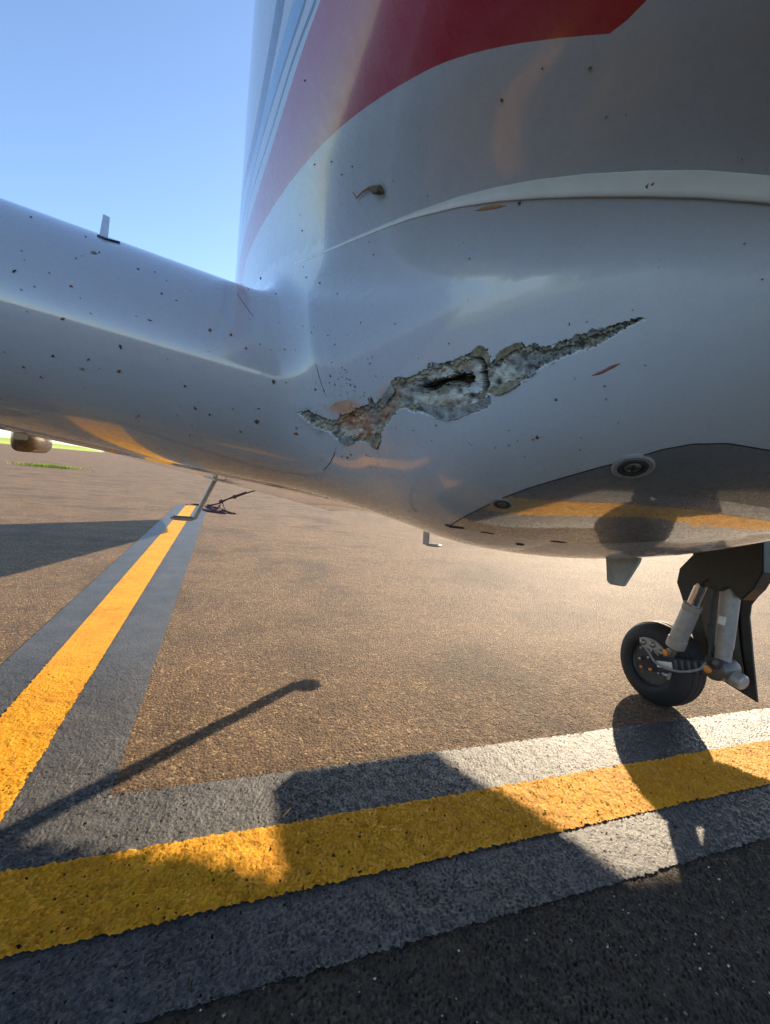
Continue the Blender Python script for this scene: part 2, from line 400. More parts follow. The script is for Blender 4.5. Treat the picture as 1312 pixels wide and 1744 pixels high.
def wing(x, y, z):
    s = np.abs(x-XC); le = P['WLE']+P['WSW']*(np.minimum(s, 1.6)-.6)+.12*np.clip(s-1.6, 0, 9)
    te = P['WTE']-.10*sstep(1.80, 2.0, s)-.10*np.clip(s-2.6, 0, 9); c = te-le
    zc = P['WZ']+P['WDI']*(np.minimum(s, 1.8)-.6)+.06*np.clip(s-1.8, 0, 9)
    u = (y-le)/c; uc = np.clip(u, 0, 1); T = P['WT']*(1-.06*(s-.6))*(1-.08*np.clip(s-1.8, 0, 9))
    zte = np.minimum(P['ZT0']+P['ZT1']*(s-.65), P['ZT0']+P['ZT1']+.06*(s-1.65))
    zz = z-zc-(zte-zc)*uc**P['WCE']
    a = P['WA']*c; b = T*.5; q = np.clip((u-P['WA'])/(1-P['WA']), 0, 1)
    half = b*(1-q**P['WQ'])+.004; m = P['WM']
    dl = ((np.abs((y-le-a)/a)**m+np.abs(zz/b)**m+1e-9)**(1/m)-1)*b
    d = np.where(y-le < a, dl, np.maximum(np.abs(zz)-half, y-te))
    return np.maximum(d, s-5.9)
PN = _u(np.array([-.2029, -.5037, -1.0])); PU = _u(np.cross(PN, [0, 1, 0])); PV = np.cross(PN, PU)
def panel_cut(x, y, z):
    X, Y, Z = x-.408, y-.33, z-1.0645
    a = X*PN[0]+Y*PN[1]+Z*PN[2]; u = X*PU[0]+Y*PU[1]+Z*PU[2]; v = X*PV[0]+Y*PV[1]+Z*PV[2]
    uc = np.clip(u, -P['UC'], P['UC']); vc = np.clip(v, -P['VC'], P['VC'])
    return (a+.3102*(u-.5*uc)*uc+.379*(v-.5*vc)*vc-.2864*(uc*v+u*vc-uc*vc))*.9
def belly(x, y, z): return -smin(-fair(x, y, z), -panel_cut(x, y, z), P['kc'])
def body(x, y, z):
    k = P['k2']+P['k3']*(1-sstep(.90, 1.16, z))
    return smin(smin(fus(x, y, z), belly(x, y, z), P['k1']), wing(x, y, z), k)
def grad(f, p, e=2e-4, raw=False):
    g = np.stack([f(p[:, 0]+e*(i == 0), p[:, 1]+e*(i == 1), p[:, 2]+e*(i == 2))-f(p[:, 0]-e*(i == 0), p[:, 1]-e*(i == 1), p[:, 2]-e*(i == 2)) for i in range(3)], 1)/(2*e)
    return g if raw else g/(np.linalg.norm(g, axis=1, keepdims=True)+1e-12)
def newton(f, p, it=4, lim=.02):
    for _ in range(it):
        v = f(p[:, 0], p[:, 1], p[:, 2]); g = grad(f, p, raw=True); s = v/(np.sum(g*g, 1)+1e-4)
        st = g*s[:, None]; L = np.linalg.norm(st, axis=1, keepdims=True); p = p-st*np.minimum(1, lim/(L+1e-9))
    return p
def trace(f, d, tmax=14, n=260, relax=.6):
    t = np.full(len(d), .02); act = np.ones(len(d), bool); hit = np.zeros(len(d), bool)
    for i in range(n):
        idx = np.nonzero(act)[0]
        if len(idx) == 0: break
        p = EYE+d[idx]*t[idx, None]; v = f(p[:, 0], p[:, 1], p[:, 2]); h = v < 1.5e-4
        hit[idx[h]] = True; act[idx[h]] = False
        t[idx] += np.where(h, 0, np.maximum(v*relax, 1e-4)); act[idx[t[idx] > tmax]] = False
    return t, hit
def surf(px, f=None):
    """points and normals on the skin for a list of sight lines"""
    f = f or body; d = rays(px); t, h = trace(f, d); p = newton(f, EYE+d*t[:, None], 2, .003)  # settle on the exact surface
    return p, grad(f, p)

# surface nets on a graded lattice
def graded(a, b, fa, fb, fine, coarse):
    L = list(np.arange(a, fa, coarse)) if fa > a else []
    L += list(np.arange(fa, fb, fine)); x = fb
    while x < b: L.append(x); x += coarse
    L.append(b); return np.array(L)
def axis(*segs):
    L = []
    for x0, x1, st in segs: L += list(np.linspace(x0, x1, int(round((x1-x0)/st)), endpoint=False))
    return np.array(L+[segs[-1][1]])
SX = axis((-5.4, -1.2, .1), (-1.2, -.1, .022), (-.1, .85, .012), (.85, 1.75, .025), (1.75, 6.7, .1))
SY = axis((-3.5, -.3, .1), (-.3, .1, .022), (.1, 1.25, .0125), (1.25, 2.9, .024), (2.9, 9.8, .1))
SZ = axis((.70, 1.1, .02), (1.1, 1.58, .0115), (1.58, 2.95, .024))
vol = np.empty((len(SX), len(SY), len(SZ)), np.float32)
for i0 in range(0, len(SX), 24):
    X, Y, Z = np.meshgrid(SX[i0:i0+24], SY, SZ, indexing='ij'); vol[i0:i0+24] = body(X, Y, Z)
ins = vol < 0
cnt = np.zeros(tuple(s-1 for s in vol.shape), np.int8)
for a in (0, 1):
    for b in (0, 1):
        for c in (0, 1): cnt += ins[a:vol.shape[0]-1+a, b:vol.shape[1]-1+b, c:vol.shape[2]-1+c]
cells = np.argwhere((cnt > 0) & (cnt < 8))
cid = np.full(cnt.shape, -1, np.int32); cid[tuple(cells.T)] = np.arange(len(cells))
acc = np.zeros((len(cells), 3)); num = np.zeros(len(cells))
CO = [(a, b, c) for a in (0, 1) for b in (0, 1) for c in (0, 1)]
for i, A_ in enumerate(CO):
    for B_ in CO[i+1:]:
        if sum(abs(x-y) for x, y in zip(A_, B_)) != 1: continue
        va = vol[tuple((cells+A_).T)]; vb_ = vol[tuple((cells+B_).T)]; m = (va < 0) != (vb_ < 0)
        t = np.where(m, va/np.where(va == vb_, 1, va-vb_), 0)
        pa = np.stack([SX[cells[:, 0]+A_[0]], SY[cells[:, 1]+A_[1]], SZ[cells[:, 2]+A_[2]]], 1)
        pb = np.stack([SX[cells[:, 0]+B_[0]], SY[cells[:, 1]+B_[1]], SZ[cells[:, 2]+B_[2]]], 1)
        acc[m] += (pa+(pb-pa)*t[:, None])[m]; num[m] += 1
SV = acc/num[:, None]
quads = []
for ax in range(3):
    sl0 = [slice(None)]*3; sl1 = [slice(None)]*3; sl0[ax] = slice(0, -1); sl1[ax] = slice(1, None)
    s0, s1 = ins[tuple(sl0)], ins[tuple(sl1)]
    e = np.argwhere(s0 != s1); o1, o2 = [(1, 2), (2, 0), (0, 1)][ax]
    ok = (e[:, o1] > 0) & (e[:, o2] > 0) & (e[:, o1] < vol.shape[o1]-1) & (e[:, o2] < vol.shape[o2]-1); e = e[ok]
    flip = s0[tuple(e.T)]
    u = np.zeros(3, int); u[o1] = 1; w = np.zeros(3, int); w[o2] = 1
    q = np.stack([cid[tuple((e-u-w).T)], cid[tuple((e-w).T)], cid[tuple(e.T)], cid[tuple((e-u).T)]], 1)
    q[~flip] = q[~flip][:, ::-1]; quads.append(q)
SQ = np.concatenate(quads); SQ = SQ[(SQ >= 0).all(1)]
SV = newton(body, SV, 4, .02); SN = grad(body, SV)

# ---- damaged strip: outline on the skin
DMG = np.array([(508,703),(520,715),(540,728),(560,735),(575,748),(590,757),(612,752),(628,755),(643,763),(648,752),(648,738),(660,722),(672,705),(683,695),(694,697),(702,701),(716,702),(725,705),(735,708),(742,711),(755,714),(768,715),(778,713),(785,708),(795,705),(812,701),(825,695),(833,688),(835,678),(828,672),(838,669),(850,670),(862,667),(870,662),(880,658),(888,650),(897,646),(905,640),(912,632),(922,625),(935,618),(950,612),(965,606),(985,598),(1005,594),(1025,585),(1045,572),(1070,557),(1097,543),(1090,541),(1070,547),(1050,553),(1040,556),(1030,560),(1018,563),(1010,560),(1003,567),(992,570),(982,570),(975,578),(960,580),(950,585),(935,590),(920,592),(912,585),(905,588),(897,592),(888,584),(878,586),(865,592),(850,602),(842,615),(832,622),(834,608),(828,595),(818,589),(808,596),(800,602),(790,606),(778,612),(768,615),(757,618),(748,621),(738,618),(730,620),(727,628),(715,634),(705,640),(692,645),(683,643),(672,645),(667,650),(660,668),(648,680),(638,690),(632,678),(626,690),(608,696),(598,704),(580,706),(575,716),(560,716),(540,708),(525,700)], float)
HOLE = np.array([(716,662),(722,655),(735,648),(750,644),(762,642),(771,638),(774,632),(780,636),(785,633),(792,637),(798,633),(805,640),(808,648),(800,655),(788,660),(778,655),(765,652),(752,656),(738,667),(725,670)], float)
HOLE2 = np.array([(815,600),(826,604),(829,625),(826,640),(831,655),(827,668),(820,662),(822,645),(815,636),(820,620)], float)
PALE = np.array([(783,660),(795,652),(812,650),(825,654),(828,664),(820,671),(800,670),(788,672)], float)
def poly_sd(p, poly):
    """signed distance in sight-line units, negative inside"""
    d = np.full(len(p), 1e9); ins_ = np.zeros(len(p), bool)
    for a, b in zip(poly, np.roll(poly, -1, 0)):
        e = b-a; w = p-a; t = np.clip((w@e)/(e@e), 0, 1); d = np.minimum(d, np.linalg.norm(w-t[:, None]*e, axis=1))
        c = (a[1] <= p[:, 1]) != (b[1] <= p[:, 1]); xi = a[0]+(p[:, 1]-a[1])*(b[0]-a[0])/np.where(b[1] == a[1], 1e-9, b[1]-a[1])
        ins_ ^= c & (p[:, 0] < xi)
    return np.where(ins_, -d, d)
vp, vz = project(SV)
front = (vz > .05) & (np.sum((EYE-SV)*SN, 1) > 0) & (np.linalg.norm(SV-EYE, axis=1) < 2.0)
vd = np.full(len(SV), 1e3); cand = np.nonzero(front & (vp[:, 0] > 420) & (vp[:, 0] < 1190) & (vp[:, 1] > 450) & (vp[:, 1] < 850))[0]
vd[cand] = poly_sd(vp[cand], DMG)
SQ = SQ[~((vd[SQ] < 21).all(1))]

# ---- split the skin into fuselage, fairing, wings
fc = SV[SQ].mean(1); ff, fg, fw = fus(*fc.T), belly(*fc.T), wing(*fc.T)
side = np.abs(fc[:, 0]-XC)
is_w = (fw < ff) & (side > .60)
is_g = ~is_w & (((fg < ff) & (fg <= fw+.0)) | ((fw < ff) & (side <= .60)))
plane = empty('aircraft', (XC, 1.5, 0))
tag(plane, 'white and red jet aircraft with torn paint at the wing root, parked over yellow lines', 'aircraft')
INV = Matrix.Translation(Vector((-XC, -1.5, 0)))
def under(o, parent=None):
    """parent while keeping world coordinates of the mesh"""
    o.parent = parent or plane
    if parent is None: o.matrix_parent_inverse = INV
    return o
def theta(v):
    s, zc = fus_axis(v[:, 1]); return np.arctan2(v[:, 2]-zc, XC-v[:, 0])
def catmull(L, n=5):
    L = np.array(L, float); out = []
    for i in range(len(L)-1):
        p0, p1, p2, p3 = L[max(i-1, 0)], L[i], L[i+1], L[min(i+2, len(L)-1)]
        for k in range(n):
            t = k/n; out.append(.5*(2*p1+(p2-p0)*t+(2*p0-5*p1+4*p2-p3)*t*t+(3*p1-p0-3*p2+p3)*t**3))
    return out+[L[-1]]
def curve_attr(v, pxs):
    pxs = [tuple(q) for q in (catmull(pxs[:11])+list(pxs[11:]) if len(pxs) > 11 else catmull(pxs))]
    p, _ = surf(pxs, fus); th = theta(p); o = np.argsort(p[:, 1]); y, t = p[o, 1], th[o]
    s = (t[-1]-t[-3])/(y[-1]-y[-3]); y = np.r_[y, y[-1]+1, y[-1]+8]; t = np.r_[t, t[-1]+s*.35, t[-1]+s*.8]
    return theta(v)-np.interp(v[:, 1], y, t)
def skin(name, mask, mat):
    v, q, nrm = compact(SV, SQ[mask], SN); me = np_mesh(name, v, q, normals=nrm)
    return under(link_mesh(name, me, mat)), me, v
fo, fme, fv = skin('fuselage', ~is_w & ~is_g, M_FUS)
attr(fme, 'red_lo', curve_attr(fv, [(420,440),(440,395),(470,345),(510,290),(560,235),(620,185),(690,140),(760,105),(850,80),(950,65),(1045,57),(1075,28),(1100,2)]))
attr(fme, 'red_up', curve_attr(fv, [(545,2),(510,100),(460,260),(420,390),(406,450)]))
attr(fme, 'dark', curve_attr(fv, [(478,2),(455,130),(435,230),(415,318)]))
attr(fme, 'pin_a', curve_attr(fv, [(520,2),(475,140),(440,260),(413,380)]))
attr(fme, 'pin_b', curve_attr(fv, [(537,2),(500,100),(460,230),(425,340)]))
attr(fme, 'yy', fv[:, 1])
go, _, _ = skin('belly_fairing', is_g, M_PAINT)
w1, _, _ = skin('wing', is_w & (fc[:, 0] < XC), M_WING); w1['label'] = 'near wing with bug specks along its leading edge'
w2, _, _ = skin('wing', is_w & (fc[:, 0] > XC), M_WING)

# ---- damaged patch: dense skin with torn paint, bare composite and a hole
def mat_damage():
    m, n, l, p = new_mat('torn_composite'); ps = posn(n)
    def A(name):
        a = n.new('ShaderNodeAttribute'); a.attribute_name = name; return a.outputs['Fac']
    cv = n.new('ShaderNodeCombineXYZ'); l.new(math_n(n, l, 'MULTIPLY', A('su'), .035), cv.inputs[0]); l.new(math_n(n, l, 'MULTIPLY', A('sv'), .13), cv.inputs[1])
    a1 = noise(n, l, 1.0, 7, .68, cv.outputs[0]); a2 = noise(n, l, 160, 6, .75, ps); a3 = noise(n, l, 14, 4, .6, ps)
    mp = n.new('ShaderNodeMapping'); mp.inputs['Scale'].default_value = (30, 30, 260); l.new(ps, mp.inputs[0]); fib = noise(n, l, 1.0, 5, .7, mp.outputs[0])
    tone = math_n(n, l, 'ADD', A('tone'), math_n(n, l, 'MULTIPLY', math_n(n, l, 'SUBTRACT', a1.outputs[0], .5), 1.1))
    c = ramp(n, l, tone, [(.0, (.035, .036, .036)), (.25, (.13, .135, .135)), (.45, (.25, .25, .235)), (.65, (.40, .385, .34)), (.85, (.58, .55, .47)), (1, (.68, .66, .60))])
    c = mixc(n, l, math_n(n, l, 'MULTIPLY', A('tan'), .85), c, (.24, .20, .105))
    c = mixc(n, l, ramp(n, l, a2.outputs[0], [(.22, .5), (.30, 0)]), c, (.07, .07, .068))
    c = mixc(n, l, ramp(n, l, fib.outputs[0], [(.5, 0), (.7, .5)]), c, (.46, .43, .36))
    c = mixc(n, l, ramp(n, l, a3.outputs[0], [(.5, 0), (.66, .5)]), c, (.23, .20, .12))
    c = mixc(n, l, math_n(n, l, 'MULTIPLY', A('slate'), .6), c, (.085, .095, .105))
    c = mixc(n, l, A('pale'), c, (.55, .55, .55))
    c = mixc(n, l, math_n(n, l, 'MULTIPLY', A('rust'), ramp(n, l, a2.outputs[0], [(.34, .15), (.58, 1)])), c, (.50, .15, .03))
    c = mixc(n, l, A('hole'), c, mixc(n, l, ramp(n, l, a1.outputs[0], [(.45, 0), (.62, 1)]), (.008, .008, .008), (.07, .048, .028)))
    c = mixc(n, l, math_n(n, l, 'MULTIPLY', A('rim'), ramp(n, l, a1.outputs[0], [(.35, .35), (.6, .95)])), c, (.27, .225, .125))
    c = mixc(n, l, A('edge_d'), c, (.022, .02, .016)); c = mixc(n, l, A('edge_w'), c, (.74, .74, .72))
    rgb = n.new('ShaderNodeRGB'); rgb.outputs[0].default_value = (*WHITE, 1)
    bare = math_n(n, l, 'GREATER_THAN', A('bare'), .5)
    wr = math_n(n, l, 'MULTIPLY', A('rust_out'), ramp(n, l, a2.outputs[0], [(.36, 0), (.52, 1)]))
    wc = mixc(n, l, wr, rgb.outputs[0], (.60, .25, .08))
    scf = math_n(n, l, 'MULTIPLY', A('scuff'), ramp(n, l, a1.outputs[0], [(.38, 0), (.6, 1)])); wc = mixc(n, l, scf, wc, (.22, .23, .20))
    p2 = n.new('ShaderNodeBsdfPrincipled'); paint_nodes(n, l, p2, wc)
    l.new(c, p.inputs['Base Color']); p.inputs['Roughness'].default_value = .8; p.inputs['Specular IOR Level'].default_value = .25
    l.new(bump(n, l, math_n(n, l, 'ADD', a2.outputs[0], fib.outputs[0]), .12, .003), p.inputs['Normal'])
    mx = n.new('ShaderNodeMixShader'); l.new(bare, mx.inputs[0]); l.new(p2.outputs[0], mx.inputs[1]); l.new(p.outputs[0], mx.inputs[2])
    l.new(mx.outputs[0], n['Material Output'].inputs[0]); return m
ST = 1.15
ux = np.arange(468, 1140, ST); uy = np.arange(505, 800, ST); UX, UY = np.meshgrid(ux, uy); PXY = np.stack([UX.ravel(), UY.ravel()], 1)
def tex2(scale, seed):
    r = np.random.default_rng(seed); w = r.normal(size=UX.shape); F = np.fft.rfft2(w)
    k = np.sqrt((np.fft.fftfreq(UX.shape[0], ST)[:, None])**2+(np.fft.rfftfreq(UX.shape[1], ST)[None])**2)+1e-6
    F *= np.exp(-((np.log(1/k)-math.log(scale))/.55)**2); o = np.fft.irfft2(F, s=UX.shape); return (o/o.std()).ravel()
sd0 = poly_sd(PXY, DMG); keep = sd0 < 32
t1, t2, t3 = tex2(9, 21), tex2(4.5, 22), tex2(28, 23)
sd = sd0-1.0+.9*t1+.25*t2
hl = poly_sd(PXY, HOLE)+1.5*t2+1.2*t1; hl2 = poly_sd(PXY, HOLE2)+1.0*t2; pl = poly_sd(PXY, PALE)+1.2*t2
holem = np.clip(-np.minimum(hl, hl2)/2+.3, 0, 1)
bare = np.clip(-sd/1.2+.5, 0, 1)
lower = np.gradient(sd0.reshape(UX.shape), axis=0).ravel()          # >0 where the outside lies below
sdl = sd0+3.2*t1+2.0*t3+1.0*t2
layer = np.clip((-sdl-7)/1.0, 0, 1)                                   # second ply, further in
crack = np.clip(1-np.abs(sdl+7)/1.3, 0, 1)*np.clip(.5+.8*t3, 0, 1)
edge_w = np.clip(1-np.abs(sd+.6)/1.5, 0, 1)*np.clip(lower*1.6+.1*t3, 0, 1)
edge_d = np.clip(1-np.abs(sd+1.4)/1.9, 0, 1)*np.clip(-lower*1.4+.35*t1, 0, 1)  # dark line painted in as the shadow along the upper torn edge
tear = np.clip(1-np.abs(tex2(34, 31)+.25*t1)/.07, 0, 1)*(sd < -5)*np.clip(.3+t3, 0, 1)
def blob(cx, cy, sx, sy, rot=0):
    c, s = math.cos(rot), math.sin(rot); dx, dy = PXY[:, 0]-cx, PXY[:, 1]-cy
    return np.exp(-(((dx*c+dy*s)/sx)**2+((-dx*s+dy*c)/sy)**2))
rust = np.clip(1.6*blob(598, 712, 24, 16)+1.4*blob(618, 735, 11, 18)+.9*blob(655, 705, 10, 30, .6)+.55*blob(672, 665, 14, 8)+.7*blob(700, 640, 22, 4, -.4)+.5*blob(790, 625, 20, 6)+.35*blob(765, 690, 30, 8), 0, 1)*np.clip(.75+.5*t1, 0, 1)
rust_out = np.clip(1.5*blob(588, 694, 32, 13, .25)+.8*blob(572, 684, 14, 8)+.7*blob(655, 672, 10, 16, .7), 0, 1)
scuff = np.clip(1.1*blob(540, 722, 28, 14, .6)+.8*blob(525, 705, 12, 10), 0, 1)
slate = np.clip(blob(640, 700, 26, 20)+.9*blob(910, 625, 32, 16)+1.1*blob(960, 595, 60, 12, -.35)+blob(1060, 560, 40, 10, -.4)+.6*blob(690, 668, 24, 20)+.6*blob(880, 612, 24, 10), 0, 1)*np.clip(.7+.5*t3, 0, 1)
rim = (1-layer)*np.clip(.55+.5*t3, 0, 1)*(slate < .75)
tone = np.clip(.60+.18*t3+.10*tex2(14, 41)+.25*blob(760, 625, 40, 14, -.3)+.34*blob(748, 676, 45, 10)+.2*blob(860, 632, 22, 18, -.5)-.30*blob(725, 662, 26, 12)-.22*blob(700, 690, 12, 14)-.2*blob(910, 625, 25, 14)-.12*blob(1000, 578, 70, 12, -.4)-.3*blob(1075, 552, 24, 8, -.45)+.12*blob(600, 735, 20, 16), 0, 1)
tan = np.clip((.9*blob(820, 600, 15, 12)+1.1*blob(778, 704, 46, 9)+.9*blob(868, 594, 26, 6, -.5)+1.1*blob(862, 664, 24, 7, -.3)+.8*blob(640, 757, 14, 8)+.6*blob(930, 596, 20, 6))*(.75+.4*t1), 0, 1)
depth = np.where(sd < 0, -.0014-.0026*layer-.0010*np.clip(-sd/12, 0, 1)+.00004*t2+.00012*t1+.0006*t3-.0022*crack-.0010*tear, 0)
curl = np.clip(1-np.abs(sd-2.2)/3.4, 0, 1)*np.clip(.45+.75*t1, 0, 1.6)          # paint lifting at the edge
depth += np.where(sd > 0, curl*.0002, 0)
depth -= holem*.016
depth += np.clip(1-np.abs(np.minimum(hl, pl+1)-2)/3, 0, 1)*.0015*(sd < -3)
depth += np.where(pl < 0, .0020, 0)*(holem < .3)
su = (PXY[:, 0]*math.cos(.33)-PXY[:, 1]*math.sin(.33)); sv = (PXY[:, 0]*math.sin(.33)+PXY[:, 1]*math.cos(.33))+6*np.sin(su/37)+3*t3
ix = np.full(len(PXY), -1); ix[keep] = np.arange(keep.sum())
dp, dn = surf(PXY[keep])
depth_k = depth[keep]+.0004-.0016*np.clip((sd0[keep]-20)/11, 0, 1)
dv = dp+dn*depth_k[:, None]
I2 = ix.reshape(UX.shape); q = np.stack([I2[:-1, :-1], I2[:-1, 1:], I2[1:, 1:], I2[1:, :-1]], -1).reshape(-1, 4); q = q[(q >= 0).all(1)][:, ::-1]
# normals: exact skin outside the tear, from the relief inside
me = np_mesh('torn_paint_strip', dv, q)
vn = np.empty(len(dv)*3, np.float32); me.vertex_normals.foreach_get('vector', vn); vn = vn.reshape(-1, 3)
if (vn*dn).sum() < 0:
    q = q[:, ::-1]; me = np_mesh('torn_paint_strip', dv, q); me.vertex_normals.foreach_get('vector', vn_ := np.empty(len(dv)*3, np.float32)); vn = vn_.reshape(-1, 3)
wgt = np.clip((1.5-sd[keep])/1.5, 0, 1)[:, None]; nn = vn*wgt+dn*(1-wgt); nn /= np.linalg.norm(nn, axis=1, keepdims=True)
me.normals_split_custom_set_from_vertices(nn.astype(np.float32))
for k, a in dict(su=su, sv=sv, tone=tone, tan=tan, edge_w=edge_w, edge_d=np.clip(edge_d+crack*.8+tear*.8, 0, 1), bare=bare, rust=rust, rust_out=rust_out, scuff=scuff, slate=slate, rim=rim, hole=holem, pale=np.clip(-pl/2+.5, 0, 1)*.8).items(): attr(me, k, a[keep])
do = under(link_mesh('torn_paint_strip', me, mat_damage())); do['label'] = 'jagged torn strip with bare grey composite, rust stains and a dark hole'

# torn paint flakes standing along the edge
fl_pts = []
edge_pts = []
for a, b in zip(DMG, np.roll(DMG, -1, 0)):
    L = np.linalg.norm(b-a)
    for k in range(max(1, int(L/7))): edge_pts.append((a+(b-a)*random.random(), math.atan2(*(b-a)[::-1])))
EP = np.array([e[0] for e in edge_pts]); ep, en = surf(EP)
ctr = DMG.mean(0)
sc = np.linalg.norm(ep-EYE, axis=1)/FPX
m = MB()
for i, (pp, ang) in enumerate(edge_pts):
    if random.random() < .9: continue
    nrm = Vector(en[i]); d2 = rays([pp+np.array([math.cos(ang), math.sin(ang)])*4]); tt = Vector(d2[0])*np.linalg.norm(ep[i]-EYE)+Vector(EYE)-Vector(ep[i])
    tt = (tt-nrm*tt.dot(nrm)).normalized(); bb = nrm.cross(tt)
    w = random.uniform(2.0, 6.0)*sc[i]; h = random.uniform(.0010, .0032); o = Vector(ep[i])+nrm*.0004
    sgn = random.choice((-1, 1))
    a0, a1 = o-tt*w, o+tt*w; t0 = o-tt*w*.35+nrm*h+bb*sgn*h*.7; t1_ = o+tt*w*.5+nrm*h*.8+bb*sgn*h*.9
    th = bb*.0006
    m.add([a0, a1, t1_, t0, a0+th, a1+th, t1_+th, t0+th], [(0, 1, 2, 3), (7, 6, 5, 4), (0, 4, 5, 1), (1, 5, 6, 2), (2, 6, 7, 3), (3, 7, 4, 0)])
fo2 = m.build('paint_flakes', M_PAINT, smooth=False); under(fo2); fo2['kind'] = 'stuff'

# peeled plies: thin curled plates, hinged on the skin along their first two points
M_PLY = simple('tan_resin_ply', (.25, .215, .14), .7, var=.65, scale=95, bmp=.5)
M_PLYG = simple('grey_ply', (.26, .27, .265), .7, var=.65, scale=95, bmp=.5)
def peel(poly, lift, mat, th=.0009):
    P0 = np.array(poly, float); sub = [P0[0]]
    for a, b in zip(P0, np.roll(P0, -1, 0)):
        k = max(2, int(np.linalg.norm(b-a)/5))
        for t in range(1, k+1):
            q = a+(b-a)*t/k
            if t < k: q = q+np.array([random.uniform(-.9, .9), random.uniform(-.9, .9)])
            sub.append(q)
    sub = np.array(sub[:-1]); hd = (P0[1]-P0[0])/np.linalg.norm(P0[1]-P0[0]); nr2 = np.array([-hd[1], hd[0]])
    dist = np.abs((sub-P0[0])@nr2); dist /= dist.max()+1e-6
    c = sub.mean(0); ring2 = c+(sub-c)*.45; d2 = np.abs((ring2-P0[0])@nr2)/(np.abs((sub-P0[0])@nr2).max()+1e-6)
    pa, na = surf(sub); pb, nb = surf(ring2); pc, nc = surf([c])
    n = len(sub); va = pa+na*(.0003+lift*dist**1.6)[:, None]; vb2 = pb+nb*(.0005+lift*d2**1.6)[:, None]; vc = pc[0]+nc[0]*(.0006+lift*.25)
    m = MB(); V = [tuple(x) for x in va]+[tuple(x) for x in vb2]+[tuple(vc)]+[tuple(x) for x in va-na*th]
    F = [(i, (i+1) % n, n+(i+1) % n, n+i) for i in range(n)]+[(n+i, n+(i+1) % n, 2*n) for i in range(n)]+[((i+1) % n, i, 2*n+1+i, 2*n+1+(i+1) % n) for i in range(n)]
    m.add(V, F); return under(m.build('peeled_ply', mat))
for poly, lf, mt_ in [
    ([(800,606),(826,608),(833,622),(834,606),(827,594),(818,588),(808,596)], .0035, M_PLY),
    ([(842,618),(880,594),(892,590),(888,583),(877,585),(862,593),(849,603)], .0030, M_PLY),
    ([(838,660),(880,646),(888,652),(878,660),(866,667),(850,672),(838,670)], .0035, M_PLY),
    ([(716,690),(800,696),(826,686),(836,676),(833,690),(820,698),(800,704),(780,713),(760,716),(742,711),(728,702)], .0025, M_PLYG),
    ([(626,744),(648,738),(650,750),(644,764),(634,760)], .0040, M_PLY),
    ([(628,692),(638,692),(635,684),(632,676),(629,682)], .0045, M_PLYG),
    ([(906,592),(918,592),(914,584),(908,585)], .0035, M_PLYG),
    ([(975,582),(986,578),(983,569),(977,573)], .0030, M_PLYG),
    ([(1000,574),(1014,568),(1011,559),(1003,564)], .0030, M_PLYG),
    ([(655,690),(672,668),(668,652),(660,664),(650,678)], .0015, M_PLYG),
    ([(735,626),(752,626),(746,618),(738,616)], .0030, M_PLYG),
    ([(578,742),(596,744),(604,754),(590,758),(577,750)], .0030, M_PLYG),
    ([(895,636),(910,628),(914,634),(904,642)], .0030, M_PLYG)]:
    peel(poly, lf, mt_)

# glossy access panel standing a hair proud of the belly
from mathutils.geometry import delaunay_2d_cdt
TOPL = [(765,897),(780,887),(800,876),(850,851),(900,832),(960,814),(1020,797),(1060,787),(1130,766),(1180,757),(1240,756),(1312,768),(1400,792)]
BOTL = [(1400,900),(1312,908),(1180,918),(1060,925),(1000,926),(940,922),(880,915),(830,907),(800,902)]
def dens(L, st):
    out = []
    for a, b in zip(L[:-1], L[1:]):
        a, b = np.array(a, float), np.array(b, float); k = max(1, int(np.linalg.norm(b-a)/st))
        out += [a+(b-a)*t/k for t in range(k)]
    return out
loop = dens(TOPL+BOTL+[TOPL[0]], 9); PL = np.array(loop)
gxp, gyp = np.meshgrid(np.arange(770, 1400, 11.0), np.arange(752, 940, 8.0)); gp = np.stack([gxp.ravel(), gyp.ravel()], 1)
gp = gp[poly_sd(gp, PL) < -5]
pts2 = np.concatenate([PL, gp]); nl_ = len(PL)
vo, eo, fo_, _, _, _ = delaunay_2d_cdt([Vector(p) for p in pts2], [(i, (i+1) % nl_) for i in range(nl_)], [], 1, 1e-6)
vo = np.array([tuple(v) for v in vo]); tri = np.array([f for f in fo_ if len(f) == 3])
cen = vo[tri].mean(1); tri = tri[poly_sd(cen, PL) < 0]
pv, pn = surf(vo); ok = np.linalg.norm(pv-EYE, axis=1) < 3
tri = tri[ok[tri].all(1)]
el = np.max([np.linalg.norm(pv[tri[:, i]]-pv[tri[:, (i+1) % 3]], axis=1) for i in range(3)], axis=0); tri = tri[el < .12]
comp = np.arange(len(pv))
for _ in range(400):                                    # keep the one connected sheet
    mn = comp[tri].min(1); old = comp.copy()
    for i in range(3): np.minimum.at(comp, tri[:, i], mn)
    if (old == comp).all(): break
lab, cn = np.unique(comp[tri[:, 0]], return_counts=True); tri = tri[comp[tri[:, 0]] == lab[cn.argmax()]]
fn = np.cross(pv[tri[:, 1]]-pv[tri[:, 0]], pv[tri[:, 2]]-pv[tri[:, 0]]); fl = np.sum(fn*pn[tri[:, 0]], 1) < 0; tri[fl] = tri[fl][:, ::-1]
pv, tri, pn = compact(pv, tri, pn)
me = np_mesh('access_panel', pv+pn*.0007, tri, normals=pn)
m_, n_, l_, p_ = new_mat('polished_panel'); paint_nodes(n_, l_, p_, (.17, .17, .175))
p_.inputs['Coat IOR'].default_value = 2.6
l_.new(ramp(n_, l_, noise(n_, l_, 9, 5, .7, posn(n_)).outputs[0], [(.35, .012), (.75, .05)]), p_.inputs['Coat Roughness'])
ap = under(link_mesh('access_panel', me, m_)); ap['label'] = 'polished belly access panel mirroring the yellow line'

